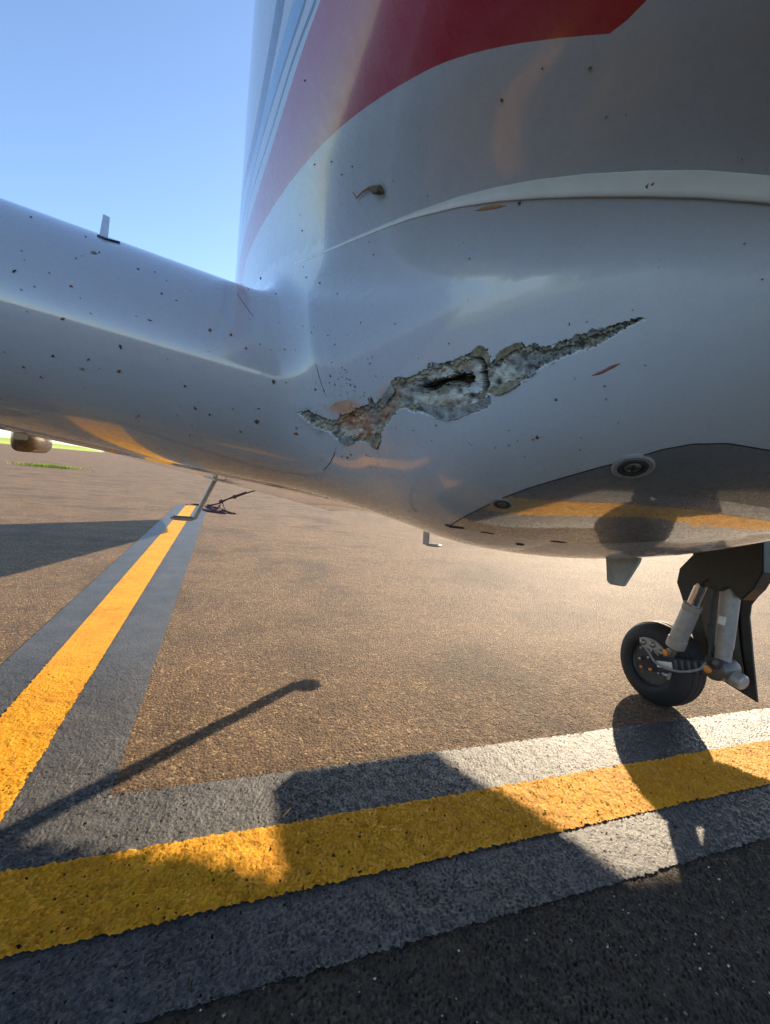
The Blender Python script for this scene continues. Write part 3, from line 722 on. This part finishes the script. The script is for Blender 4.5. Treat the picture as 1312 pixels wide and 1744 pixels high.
# ---- ribbons on the skin: seams, panel gap, scratches
def ribbon(name, pxs, width, mat, lift=.0007, step=9, parent=None, taper=False):
    L = np.array(pxs, float); d = np.r_[0, np.cumsum(np.linalg.norm(np.diff(L, axis=0), axis=1))]
    q = np.linspace(0, d[-1], max(3, int(d[-1]/step))); pp = np.stack([np.interp(q, d, L[:, i]) for i in range(2)], 1)
    p, nr = surf(pp); okp = np.linalg.norm(p-EYE, axis=1) < 2.5; p, nr = p[okp], nr[okp]; tn = np.gradient(p, axis=0); sdv = np.cross(nr, tn); sdv /= np.linalg.norm(sdv, axis=1, keepdims=True)
    w = np.full(len(p), width/2.0)
    if taper: w = w*np.clip(np.minimum(np.linspace(0, 4, len(p)), np.linspace(4, 0, len(p))), .05, 1)
    R = [[Vector(p[i]+sdv[i]*w[i]+nr[i]*lift*.3), Vector(p[i]+nr[i]*lift), Vector(p[i]-sdv[i]*w[i]+nr[i]*lift*.3), Vector(p[i]-nr[i]*.002)] for i in range(len(p))]
    m = MB(); m.rings(R); return under(m.build(name, mat))
ribbon('panel_gap', [(765,897),(780,887),(800,876),(850,851),(900,832),(960,814),(1020,797),(1060,787),(1130,766),(1180,757),(1240,756),(1312,768)], .0030, M_GAP)
ribbon('panel_gap', [(765,898),(800,902),(830,907),(880,915),(940,922),(1000,926),(1060,925),(1180,918),(1312,908),(1400,900)], .0034, M_GAP)
ribbon('wing_root_seam', [(538,618),(546,650),(556,675)], .0012, M_GAP, taper=True)
ribbon('wing_root_seam', [(573,762),(566,785),(552,800)], .0016, M_GAP)
ribbon('wing_seam', [(404,500),(414,515),(432,540)], .0010, M_GAP, taper=True)
def lip(name, pxs, mat, step=10):
    L = np.array([(a, b) for a, b, _ in pxs], float); W = np.array([c for _, _, c in pxs], float); d = np.r_[0, np.cumsum(np.linalg.norm(np.diff(L, axis=0), axis=1))]
    q = np.linspace(0, d[-1], int(d[-1]/step)); pp = np.stack([np.interp(q, d, L[:, i]) for i in range(2)], 1); ww = np.interp(q, d, W)
    off = np.stack([0*ww, ww/2], 1)
    pu, nu = surf(pp-off); pl_, nl = surf(pp+off); R = []
    for i in range(len(q)):
        a, b = Vector(pu[i]), Vector(pl_[i]); n0 = Vector(nl[i]); w = (b-a).length; h = min(.003, w*.12)
        R.append([a-n0*.004, a+n0*.0004, a.lerp(b, .35)+n0*h*.30, a.lerp(b, .7)+n0*h*.72, a.lerp(b, .9)+n0*h*.95, b+n0*h*.75, a.lerp(b, 1.06)+n0*h*.25, b-n0*.004])
    m = MB(); m.rings(R); return under(m.build(name, mat, angle=80))
M_LIP = simple('sky_band_white', (.84, .84, .80), .35, var=.06, scale=30, coat=.5)  # near-white base carries the bright sky band reflected along the fairing shoulder
lip('fairing_lip', [(500,450,3),(560,425,4),(600,408,5),(660,383,7),(700,368,9),(780,344,17),(850,330,24),(920,321,31),(1000,315,37),(1100,312,42),(1200,313,45),(1290,320,45),(1340,325,45),(1420,340,45)], M_LIP)
M_REDS = simple('reddish_scratch', (.26, .09, .06), .6, scale=300)
ribbon('scratch', [(1008,640),(1025,634),(1040,626),(1058,618)], .0030, M_REDS, taper=True, step=5)
ribbon('scratch', [(810,358),(830,354),(862,349)], .0040, simple('ochre_smear', (.40, .22, .10), .7, scale=300), taper=True, step=5)

# ---- fasteners of the belly panel: round ones, then edge tabs
def disc_stack(name, px, r, parts):
    p, nr = surf([px]); t = np.linalg.norm(p[0]-EYE)/FPX; root = empty(name); under(root)
    root.matrix_parent_inverse = INV
    for nm, prof, mat in parts:
        m = MB(); m.lathe([(a*r*t, h*r*t) for a, h in prof], p[0], nr[0], 36)
        o = m.build(nm, mat); o.parent = root
    return root, p[0], nr[0], r*t
for px, r in (((856, 858), 19), ((1078, 795), 29)):
    root, c0, n0, rr = disc_stack('panel_fastener', px, r, [
        ('washer', [(1.0, -.1), (1.0, .05), (.92, .12), (.72, .12), (.70, .06), (.70, -.1)], M_WASH),
        ('rubber_ring', [(.70, -.1), (.70, .10), (.62, .16), (.48, .14), (.46, .04), (.46, -.1)], M_RUB),
        ('screw_head', [(.40, -.1), (.40, .07), (.34, .12), (.15, .13), (.13, .06), (.001, .05)], M_STEEL)])
    m = MB(); a = Vector(n0); u = a.orthogonal().normalized(); w = a.cross(u)
    for k in (0, 1):
        d, e = (u, w) if k == 0 else (w, u)
        m.prism([Vector(c0)+a*(rr*.135)+d*x*rr*.30+e*y*rr*.06 for x, y in ((-1, -1), (1, -1), (1, 1), (-1, 1))], a*rr*.02)
    o = m.build('slot', M_BLACK, smooth=False); o.parent = root
def edge_tab(px0, px1, th, name='edge_tab', mat=M_RUB):
    p, nr = surf([px0, px1]); m = MB(); t = Vector(p[1]-p[0]); L = t.length; t.normalize(); nrm = Vector(nr.mean(0)).normalized(); b = nrm.cross(t)
    R = []
    for u, s in ((0, .35), (.1, .85), (.3, 1), (.7, 1), (.9, .85), (1, .35)):
        c = Vector(p[0])+t*L*u; R.append([c+(b*math.cos(k*math.pi/4)*th*s+nrm*math.sin(k*math.pi/4)*th*.55*s) for k in range(8)])
    m.rings(R); return under(m.build(name, mat))
edge_tab((758, 894), (792, 899), .0045); edge_tab((817, 905), (844, 909), .0032); edge_tab((936, 921), (966, 924), .0034)
for px in ((649, 884), (666, 887), (886, 926)): edge_tab((px[0]-6, px[1]), (px[0]+6, px[1]+2), .0045, 'drain_plug')

# ---- small fin on the near wing top and blade under the belly, masts, flap fairings
p, nr = surf([(176, 402), (190, 407)])
b0, b1 = Vector(p[0]), Vector(p[1]); upv = Vector((0, .2, 1)).normalized(); hgt = 29/FPX*np.linalg.norm(p[0]-EYE)
M_FIN = simple('translucent_grey_fin', (.36, .41, .47), .25); M_FIN.node_tree.nodes['Principled BSDF'].inputs['Alpha'].default_value = .55
m = MB(); ax = Vector((.0, 1, .05)); w_ = Vector((1, 0, .1)).normalized()*.0065
m.prism([b0-w_-upv*.01, b0+w_-upv*.01, b0+w_*.9+upv*hgt*.95, b0-w_*.6+upv*hgt*1.05], ax*.0030)
under(m.build('stall_fin', M_FIN, smooth=False))
ribbon('stall_fin_foot', [(166,402),(180,408),(204,414)], .0030, M_DARKMET, lift=.003, step=5)
# belly blade
xb = .86
q_ = [on_x(px, py, xb) for px, py in ((1031, 940), (1090, 944), (1086, 958), (1060, 999), (1038, 995), (1033, 989))]
m = MB(); m.prism([Vector(a) for a in q_], Vector((.012, 0, 0))); under(m.build('blade_antenna', simple('satin_grey', (.34, .31, .27), .6), bevel=.002))
# masts with an oval shoe
def mast(name, top, bot, shoe_dir, rad, L, label, asp=.24):
    root = empty(name); root.parent = plane; root.matrix_parent_inverse = INV; root['label'] = label
    m = MB(); top, bot = Vector(top), Vector(bot); R = []
    for u in np.linspace(0, 1, 7):
        c = top.lerp(bot, u); R.append([c+Vector((math.cos(a)*rad*.8, math.sin(a)*rad*1.5, 0)) for a in np.linspace(0, 2*math.pi, 14, endpoint=False)])
    m.rings(R); o = m.build('strut', M_ALU); o.parent = root
    d = Vector(shoe_dir).normalized(); s = d.cross(Vector((0, 0, 1))).normalized(); c = bot+d*L*.46
    m = MB(); R = []
    for k, (sc_, z) in enumerate(((.80, -.010), (1.0, -.004), (1.0, .004), (.9, .008))):
        R.append([c+(d*math.cos(a)*L*.5+s*math.sin(a)*L*asp)*sc_+Vector((0, 0, z)) for a in np.linspace(0, 2*math.pi, 26, endpoint=False)])
    m.rings(R); o = m.build('shoe_rim', M_ALU); o.parent = root
    m = MB(); m.rings([[c+(d*math.cos(a)*L*.5+s*math.sin(a)*L*asp)*.80+Vector((0, 0, z)) for a in np.linspace(0, 2*math.pi, 26, endpoint=False)] for z in (.0082, .0105)])
    o = m.build('shoe_pad', M_RUB); o.parent = root
    return root
mt, mb_ = on_y(366, 818, 2.62), on_y(331, 884, 2.62)
mast('drain_mast', mt, mb_, (-1, -.15, .02), .017, .125, 'pale drooping mast with an oval shoe under the near wing')
p_bot = np.array([1.43, 2.90, .565]); p_top = np.array([1.40, 2.90, 1.12])
mast('drain_mast', p_top, p_bot, (1, -.1, .0), .026, .12, 'short upright mast with an oval shoe beyond the belly', .44)
def flap_fairing(sign):
    cx = XC+sign*1.575; m = MB(); R = []
    for y, w, zt, zb in ((2.66, .03, 1.09, 1.0), (2.69, .052, 1.09, .955), (2.74, .062, 1.09, .955), (2.86, .064, 1.09, .953), (2.90, .058, 1.09, .96), (2.91, .05, 1.09, .967)):
        R.append([Vector((cx+math.copysign(abs(math.cos(a))**.6, math.cos(a))*w, y, (zt+zb)/2+math.copysign(abs(math.sin(a))**.6, math.sin(a))*(zt-zb)/2)) for a in np.linspace(0, 2*math.pi, 24, endpoint=False)])
    m.rings(R); return under(m.build('flap_track_fairing', simple('bronze_grey', (.20, .135, .075), .3, .3, coat=.6)))
flap_fairing(-1); flap_fairing(1)
for sg in (1,):  # unseen slab on the far wing, added to shape its shadow on the ground
    m = MB(); m.prism([Vector((XC+sg*x, y, .985)) for x, y in ((1.36, 2.15), (1.36, 2.87), (1.88, 2.88), (1.96, 2.70), (2.08, 2.45), (2.20, 2.15))], Vector((0, 0, -.05))); under(m.build('port_shade_slab', M_PAINT, smooth=False))

# ---- tail, hidden behind the fuselage but casting its shade on the apron
def slab(name, secs, mat):
    m = MB(); R = []
    for le, te, off, th in secs:
        le, te, off = Vector(le), Vector(te), Vector(off).normalized()
        R.append([le.lerp(te, u)+off*th*s*k for u, s, k in ((0, 0, 0), (.1, 1, .7), (.35, 1, 1), (.7, 1, .6), (1, 1, .05), (1, -1, .05), (.7, -1, .6), (.35, -1, 1), (.1, -1, .7))])
    m.rings(R); return under(m.build(name, mat))
slab('tail_fin', [((XC, 7.2, 2.6), (XC, 9.6, 2.6), (1, 0, 0), .10), ((XC, 9.0, 4.6), (XC, 10.3, 4.6), (1, 0, 0), .06)], M_PAINT)
slab('ventral_shade_fin', [((XC+.1, 5.3, 1.75), (XC+.1, 9.3, 2.3), (1, 0, 0), .05), ((XC, 5.75, 1.16), (XC, 9.2, 1.2), (1, 0, 0), .03), ((XC, 7.6, .70), (XC, 9.2, .82), (1, 0, 0), .02)], M_PAINT)  # unseen; low outline shaped to draw the shadow edge on the far apron
for s in (-1, 1):
    m = MB(); c = (XC+s*1.0, 0, 2.35)
    m.lathe([(.20, 4.6), (.27, 4.62), (.31, 4.9), (.31, 5.8), (.24, 6.5), (.19, 6.55)], c, (0, 1, 0), 36); under(m.build('engine_nacelle', M_PAINT))

# ------------------------------------------------------------------ main landing gear
def main_gear(mirror=False):
    g = empty('main_landing_gear'); g.parent = plane; g.matrix_parent_inverse = INV
    def V(px, py, x): return Vector(on_x(px, py, x))
    def put(m, name, mat, **k):
        o = m.build(name, mat, **k); o.parent = g; return o
    cx, cy, cz, R = 2.205, 1.588, .205, .211
    # tyre
    prof = []
    hw = .090
    for a in np.linspace(-1, 1, 41):
        x = a*hw; r = R-.060*abs(a)**3.2-.012*abs(a)**12
        if min(abs(a-k) for k in (-.5, -.17, .17, .5)) < .03: r -= .006
        prof.append((r, x))
    prof = [(.112, -hw*.80), (.122, -hw*.98)]+prof+[(.122, hw*.98), (.112, hw*.80)]
    m = MB(); m.lathe(prof, (cx, cy, cz), (1, 0, 0), 56, cap=False); put(m, 'tyre', M_TYRE, angle=60)
    m = MB(); m.lathe([(.113, -.060), (.118, -.064), (.108, -.067), (.100, -.058), (.086, -.040), (.06, -.030), (.058, -.015), (.056, .03), (.09, .04), (.112, .058)], (cx, cy, cz), (1, 0, 0), 48); put(m, 'wheel_rim', M_RIM)
    m = MB(); m.lathe([(.082, -.050), (.082, -.044), (.030, -.044), (.030, -.075), (.024, -.082), (.001, -.082)], (cx, cy, cz), (1, 0, 0), 40); put(m, 'brake_disc', M_DARKMET)
    # brake caliper: arc plate with pads and bolts, upper aft quarter
    xi = cx-.096
    m = MB(); arc = []
    a0, a1 = math.radians(58), math.radians(196)
    for k in range(15): a = a0+(a1-a0)*k/14; arc.append((xi, cy+math.cos(math.pi-a)*-.128*1.0, cz+math.sin(a)*.128))
    inner = []
    for k in range(15): a = a1+(a0-a1)*k/14; inner.append((xi, cy+math.cos(math.pi-a)*-.074, cz+math.sin(a)*.074))
    m.prism([Vector(p) for p in arc+inner], Vector((.026, 0, 0))); put(m, 'brake_caliper', simple('caliper_grey', (.36, .35, .32), .45, .3) if 'caliper_grey' not in bpy.data.materials else bpy.data.materials['caliper_grey'], bevel=.003, smooth=False)
    for k, a in enumerate(np.linspace(a0+.18, a1-.15, 5)):
        m = MB(); m.lathe([(.016, .004), (.016, -.006), (.012, -.012), (.006, -.016)], (xi, cy+math.cos(a)*.104, cz+math.sin(a)*.104), (1, 0, 0), 16); put(m, 'caliper_piston', M_STEEL)
    for a in np.linspace(a0+.02, a1-.02, 4):
        m = MB(); m.lathe([(.0075, .0), (.0075, -.012), (.001, -.013)], (xi, cy+math.cos(a)*.076, cz+math.sin(a)*.076), (1, 0, 0), 6); put(m, 'bolt', M_STEEL, smooth=False)
    # trailing arm from axle to pivot, seen on the inner face
    xa = cx-.115
    P0, P1 = V(1103, 1137, xa), V(1222, 1140, xa)
    P0 = Vector((xa, cy, cz+.002))
    d = (P1-P0).normalized(); up = Vector((1, 0, 0)).cross(d); up = up if up.z > 0 else -up; L = (P1-P0).length
    m = MB(); prof = [(-.10, .022), (-.02, .036), (.08, .040), (.45, .036), (.75, .030), (1.0, .032), (1.08, .024)]
    poly = [P0+d*L*u+up*h for u, h in prof]+[P0+d*L*u-up*h for u, h in prof[::-1]]
    m.prism(poly, Vector((.048, 0, 0))); arm = put(m, 'trailing_arm', M_DARKMET, bevel=.005, smooth=False)
    for u in (.48, .57, .66, .75, .84):
        m = MB(); m.prism([P0+d*L*(u+a)+up*b+Vector((-.0045, 0, 0)) for a, b in ((-.018, -.025), (.018, -.025), (.018, .025), (-.018, .025))], Vector((.008, 0, 0))); put(m, 'arm_rib', simple('blue_grey_rib', (.10, .12, .16), .35, .5) if 'blue_grey_rib' not in bpy.data.materials else bpy.data.materials['blue_grey_rib'], smooth=False)
    m = MB(); m.prism([P0+d*L*a+up*b+Vector((-.0035, 0, 0)) for a, b in ((.20, -.014), (.42, -.016), (.42, .014), (.20, .016))], Vector((.006, 0, 0))); put(m, 'arm_placard', M_WHITE, smooth=False)
    for a, b in ((-.05, .02), (-.05, -.02), (.09, .028), (.09, -.028)):
        m = MB(); m.lathe([(.008, .0), (.008, -.010), (.001, -.012)], P0+d*L*a+up*b, (1, 0, 0), 6); put(m, 'bolt', M_BRASS if b < 0 else M_STEEL, smooth=False)
    # leg, pivot housing
    top = V(1252, 975, xa+.03); top.z = 1.05; top.y += .02
    K = P1+Vector((.03, 0, 0)); m = MB()
    pts = [K+Vector((0, 0, -.005)), K.lerp(top, .12), K.lerp(top, .14), K.lerp(top, .45), K.lerp(top, .62), K.lerp(top, 1)]
    m.tube(pts, [.031, .031, .035, .038, .042, .052], 24); put(m, 'leg', M_ALU)
    c = V(1246, 975, xa+.03); m = MB(); m.prism([V(px, py, xa-.036) for px, py in ((1178, 915), (1181, 984), (1193, 1000), (1206, 988), (1222, 1008), (1240, 1000), (1262, 1024), (1283, 1004), (1300, 975), (1300, 915))], Vector((.09, 0, 0))); put(m, 'leg_bracket', M_BLACK, bevel=.006, smooth=False)
    m = MB(); q = V(1222, 1090, xa-.015); c = K.lerp(top, .30)
    m.prism([c+Vector((-.0400, a, b)) for a, b in ((-.014, -.018), (.014, -.018), (.014, .018), (-.014, .018))], Vector((.006, 0, 0))); put(m, 'leg_placard', M_WHITE, smooth=False)
    m = MB(); m.lathe([(.030, -.058), (.046, -.052), (.050, -.02), (.050, .03), (.044, .06)], K, (1, 0, 0), 28); put(m, 'pivot_housing', simple('housing_brown_grey', (.10, .085, .075), .4, .4) if 'housing_brown_grey' not in bpy.data.materials else bpy.data.materials['housing_brown_grey'])
    m = MB(); m.lathe([(.017, -.055), (.017, -.066), (.010, -.070)], K+Vector((0, .018, -.006)), (1, 0, 0), 20); put(m, 'pivot_cap', M_BRASS)
    fwd = Vector((0, -1, -.15)).normalized()
    m = MB(); m.lathe([(.030, .03), (.033, .05), (.033, .085), (.026, .092)], K+Vector((.01, 0, -.012)), fwd, 24); put(m, 'jacking_cup', M_ALU)
    # shock strut: chrome piston over painted cylinder
    S0, S1 = V(1194, 1000, xa-.004), V(1147, 1108, xa-.004); dS = (S1-S0).normalized(); Ls = (S1-S0).length
    m = MB(); m.tube([S0-dS*.02, S0+dS*Ls*.40], .026, 24); put(m, 'shock_piston', M_CHROME)
    m = MB(); m.lathe([(.031, Ls*.26), (.040, Ls*.27), (.040, Ls*.34), (.037, Ls*.36), (.0385, Ls*.38), (.0385, Ls*.80), (.042, Ls*.81), (.042, Ls*.93), (.035, Ls*.95)], S0, dS, 28); put(m, 'shock_cylinder', M_ALU)
    m = MB(); m.box(S0-dS*.02, .05, .05, .03); m.tube([S0-dS*.03+Vector((-.03, 0, 0)), S0-dS*.03+Vector((.03, 0, 0))], .014, 12); put(m, 'upper_clevis', M_DARKMET, bevel=.004, smooth=False)
    m = MB(); m.lathe([(.020, 0), (.020, Ls*.12), (.012, Ls*.16)], S0+dS*Ls*.93, dS, 16); m.tube([S1+Vector((-.032, 0, 0)), S1+Vector((.032, 0, 0))], .013, 12); put(m, 'lower_clevis', M_STEEL)
    m = MB(); m.lathe([(.014, 0), (.014, -.008), (.004, -.01)], S1+Vector((-.032, .012, -.012)), (1, 0, 0), 18); put(m, 'clevis_cap', M_BRASS)
    # hoses
    H = [V(1099, 1103, xa-.03), V(1106, 1112, xa-.035), V(1116, 1127, xa-.035), V(1134, 1138, xa-.035), V(1160, 1144, xa-.035), V(1184, 1142, xa-.035), V(1198, 1136, xa-.03), V(1206, 1124, xa-.02)]
    def smoothpts(H, n=5):
        out = []
        for i in range(len(H)-1):
            p0, p1, p2, p3 = H[max(i-1, 0)], H[i], H[i+1], H[min(i+2, len(H)-1)]
            for k in range(n):
                t = k/n; out.append(.5*((2*p1)+(-p0+p2)*t+(2*p0-5*p1+4*p2-p3)*t*t+(-p0+3*p1-3*p2+p3)*t*t*t))
        return out+[H[-1]]
    m = MB(); m.tube(smoothpts(H), .0055, 8); put(m, 'brake_hose', simple('hose_grey', (.22, .22, .23), .5) if 'hose_grey' not in bpy.data.materials else bpy.data.materials['hose_grey'])
    H = [V(1219, 985, xa-.03), V(1220, 1000, xa-.03), V(1214, 1030, xa-.03), V(1211, 1070, xa-.03), V(1210, 1100, xa-.03), V(1208, 1122, xa-.03)]
    m = MB(); m.tube(smoothpts(H), .0065, 8); put(m, 'hydraulic_line', M_RUB)
    H = [V(1231, 1128, xa-.03), V(1220, 1138, xa-.04), V(1210, 1134, xa-.04), V(1203, 1122, xa-.03), V(1212, 1116, xa-.02)]
    m = MB(); m.tube(smoothpts(H), .006, 8); put(m, 'hydraulic_loop', M_RUB)
    for (x, y) in ((1219, 1001), (1209, 1069), (1207, 1122)):
        m = MB(); c = V(x, y, xa-.03); m.tube([c+Vector((0, 0, -.012)), c+Vector((0, 0, .012))], .011, 10); put(m, 'line_clamp', M_RUB)
    # outer door hung on the leg
    xd = cx+.135
    poly = [V(px, py, xd) for px, py in ((1158, 968), (1153, 992), (1160, 1012), (1168, 1040), (1180, 1085), (1200, 1140), (1290, 1197), (1282, 1120), (1276, 1050), (1279, 1030), (1293, 1012), (1312, 990), (1318, 940), (1200, 925))]
    m = MB(); m.prism(poly, Vector((.014, 0, 0))); put(m, 'gear_door', M_PAINT if False else M_BLACK, bevel=.002, smooth=False)
    inner = [V(px, py, xd-.012) for px, py in ((1185, 1000), (1190, 1040), (1205, 1100), (1225, 1135), (1272, 1165), (1262, 1100), (1258, 1045), (1262, 1000))]
    m = MB(); m.prism(inner, Vector((.012, 0, 0))); put(m, 'door_stiffener', simple('door_grey', (.06, .055, .05), .5) if 'door_grey' not in bpy.data.materials else bpy.data.materials['door_grey'], bevel=.006, smooth=False)
    return g
g1 = main_gear(); g1['label'] = 'far main landing gear with black tyre, trailing arm and inner brake'
g2 = g1.copy(); COL.objects.link(g2); g2.parent = plane; g2.matrix_parent_inverse = INV @ Matrix.Translation(Vector((2*XC, 0, 0))) @ Matrix.Scale(-1, 4, Vector((1, 0, 0)))
g2['label'] = 'near main landing gear under the near wing'
for ch in list(g1.children):
    c = ch.copy(); COL.objects.link(c); c.parent = g2

# ------------------------------------------------------------------ bug specks and dirt on the skin
BUGS = [(107,543,4,'r'),(205,590,5,'b'),(90,606,3,'b'),(202,632,5,'r'),(139,628,4,'g'),(24,462,4,'b'),(121,487,3,'r'),(36,493,2,'g'),(358,562,4,'r'),(393,570,4,'r'),(419,593,3,'b'),(466,650,5,'b'),
        (315,657,3,'b'),(332,695,4,'b'),(357,706,3,'b'),(437,718,6,'b'),(441,696,3,'b'),(410,735,3,'b'),(504,738,6,'r'),(505,729,4,'g'),(485,595,2,'b'),(443,586,2,'b'),(545,482,3,'b'),(522,472,2,'b'),(444,474,3,'r'),(575,500,2,'b'),
        (597,655,3,'b'),(605,658,3,'b'),(583,642,2,'b'),(563,640,3,'b'),(537,663,4,'r'),(552,665,3,'r'),(571,655,3,'r'),(583,777,3,'b'),(592,779,4,'b'),(598,774,3,'b'),(625,775,3,'r'),(645,790,2,'b'),(675,728,3,'r'),(682,675,3,'b'),
        (1033,680,3,'r'),(1030,657,3,'g'),(947,680,3,'b'),(915,745,4,'b'),(908,748,3,'r'),(743,724,3,'b'),(855,170,3,'b'),(1005,115,3,'b'),(673,551,2,'r'),(970,552,3,'b'),(1000,548,2,'r'),(1022,557,2,'r'),(765,585,2,'r'),(800,440,2,'b'),
        (470,500,2,'r'),(160,430,5,'g'),(235,458,3,'g'),(146,403,2,'b'),(150,612,3,'b'),(236,708,3,'r'),(232,711,2,'r'),(70,642,3,'r'),(40,625,2,'b'),(275,500,3,'g'),(255,545,4,'g'),(1083,322,4,'b'),(1103,316,7,'g'),(1112,313,5,'r'),(1097,321,4,'r'),(885,346,3,'b'),(1272,333,4,'b'),(565,275,2,'b'),(536,280,2,'b'),(600,283,2,'b'),(582,297,2,'b'),(515,393,2,'b')]
BM = dict(b=M_BUG, r=M_BUGO, g=M_BUGG)
def splat_into(m, p, nr, r):
    nv = Vector(nr); u = nv.orthogonal().normalized(); w = nv.cross(u); k = 9; ph = random.uniform(0, 6.28); el = random.uniform(.45, 1.0)
    rad = [r*random.uniform(.5, 1.25) for _ in range(k)]; c = Vector(p); a0 = random.uniform(0, 6.28)
    def pt(i, s, h):
        a = 2*math.pi*i/k+ph; x, y = math.cos(a)*rad[i]*s, math.sin(a)*rad[i]*s*el
        return c+u*(x*math.cos(a0)-y*math.sin(a0))+w*(x*math.sin(a0)+y*math.cos(a0))+nv*h
    m.rings([[pt(i, 1, -.0006) for i in range(k)], [pt(i, .9, .0010) for i in range(k)], [pt(i, .4, .0010+r*.28) for i in range(k)]])
bp, bn = surf([(b[0], b[1]) for b in BUGS])
for (px, py, r, k), p, nr in zip(BUGS, bp, bn):
    m = MB(); splat_into(m, p, nr, r*.72*np.linalg.norm(p-EYE)/FPX); under(m.build('insect_splat', BM[k]))
tiny = []
for k in range(80):
    x, y = (random.uniform(0, 640), 0) if k % 3 else (random.uniform(500, 1300), 0)
    y = random.uniform(350+.33*x, 690+.2*x) if k % 3 else random.uniform(90, 780)
    tiny.append((x, y))
tp, tn_ = surf(tiny); m = MB()
for p, nr in zip(tp, tn_):
    if abs(p[1]) < 3: splat_into(m, p, nr, random.uniform(.5, 1.25)*np.linalg.norm(p-EYE)/FPX)
cl_ = [(590+random.gauss(0, 26), 655+random.gauss(0, 22)) for _ in range(26)]+[(700+random.gauss(0, 160), 745+random.gauss(0, 22)) for _ in range(24)]
tp, tn_ = surf(cl_)
for p, nr in zip(tp, tn_): splat_into(m, p, nr, random.uniform(.5, 1.3)*np.linalg.norm(p-EYE)/FPX)
o = under(m.build('dirt_specks', simple('brown_speck', (.06, .036, .02), .7, var=.7, scale=60))); o['kind'] = 'stuff'
# dead insect stuck on the side
ins_root = empty('dead_insect'); tag(ins_root, 'long-legged brown dead insect stuck to the fuselage side above the fairing', 'insect')
p, nr = surf([(604,326),(610,336),(620,325),(632,318),(640,322),(656,327),(650,322)]); p = p+nr*.0025
ins_root.location = p[4]
inv = Matrix.Translation(-Vector(p[4]))
m = MB(); m.tube([Vector(p[0]), Vector(p[1]), Vector(p[2]), Vector(p[3]), Vector(p[4])], [.0006, .0008, .0009, .0016, .0022], 6); o = m.build('leg', M_BUGO); o.parent = ins_root; o.matrix_parent_inverse = inv
m = MB(); m.tube([Vector(p[3]), Vector(p[4]), Vector(p[6]), Vector(p[5])], [.0015, .0045, .0050, .0012], 10); o = m.build('body', simple('insect_olive', (.10, .075, .03), .7, scale=500)); o.parent = ins_root; o.matrix_parent_inverse = inv

# ------------------------------------------------------------------ rope and small things on the ground
def G(px, py, z=.012): return Vector(on_ground(px, py, z))
root = empty('tie_down_rope'); tag(root, 'maroon tie-down rope with a knotted tail lying past the end of the line', 'rope'); root.location = G(345, 865)
inv = Matrix.Translation(-root.location)
def rope(name, pts, r):
    m = MB(); P_ = [Vector(q) for q in pts]; out = []
    for i in range(len(P_)-1):
        p0, p1, p2, p3 = P_[max(i-1, 0)], P_[i], P_[i+1], P_[min(i+2, len(P_)-1)]
        for k in range(5):
            t = k/5; out.append(.5*((2*p1)+(-p0+p2)*t+(2*p0-5*p1+4*p2-p3)*t*t+(-p0+3*p1-3*p2+p3)*t*t*t))
    m.tube(out+[P_[-1]], r, 7); o = m.build(name, M_ROPE); o.parent = root; o.matrix_parent_inverse = inv
dR = on_ground(350, 862)[1]
def RY(px, py): return Vector(on_y(px, py, dR*.97))
rope('coil', [G(318,860), G(330,859), G(345,861), G(358,864), G(366,862), G(376,860), G(374,867), G(366,870), G(360,864), G(368,868), G(385,874), G(372,873), G(347,868), G(352,860), G(362,863), G(372,866), G(384,870), G(392,874), G(400,873)], .020)
rope('coil', [G(350,862), G(362,866), G(370,871), G(378,868), G(390,872), G(401,875)], .017)
rope('strand', [G(356,861), RY(374,857), RY(386,851), RY(400,845), RY(420,838)], .016)
rope('strand', [RY(376,854), RY(388,850), RY(402,846), RY(426,838), RY(470,826)], .016)
rope('strand', [RY(379,855), RY(381,862), G(384,869)], .012)
for q in ((377, 854), (400, 846)):
    m = MB(); c = RY(*q); m.lathe([(.005, -.05), (.04, -.03), (.045, 0), (.04, .03), (.005, .05)], c, (1, 0, .4), 12); o = m.build('knot', M_ROPE); o.parent = root; o.matrix_parent_inverse = inv
# fallen yellow leaf fragment on the grey border
c = G(489, 1384, .008); m = MB()
m.rings([[c+Vector((math.cos(a)*.0125*s+.006*math.sin(a), math.sin(a)*.006*s+.008*math.cos(a), z+.004*math.cos(a))) for a in np.linspace(0, 2*math.pi, 10, endpoint=False)] for s, z in ((.8, .0), (1, .0012), (.8, .003))])
o = m.build('leaf_fragment', simple('ochre_leaf', (.62, .33, .06), .7, scale=200)); tag(o, 'curled ochre leaf fragment lying on the grey border beside the yellow line', 'leaf')
# pale grit lying on the near asphalt
m = MB()
for k in range(520):
    x = random.uniform(-.25, 2.4); y = random.uniform(.36, 2.2)
    if .79 < y < 1.4 and random.random() < .8: continue
    i, j = int((y-GY0)/DX), int((x-GX0)/DX); z = float(ground_h[min(i, ny-1), min(j, nx-1)])
    r = random.uniform(.0010, .0030)*(1.4 if random.random() < .07 else 1); kk = 5; ph = random.uniform(0, 6.28)
    m.rings([[Vector((x+math.cos(ph+2*math.pi*a/kk)*r*s*(1.5 if a % 2 else 1), y+math.sin(ph+2*math.pi*a/kk)*r*s, z+h*r)) for a in range(kk)] for s, h in ((.9, -.2), (1, .4), (.5, .9))])
o = m.build('grit', simple('pale_grit', (.48, .42, .32), .7, scale=100, var=.4), smooth=False); tag(o, 'pale grit scattered over the dark asphalt', 'grit', kind='stuff')
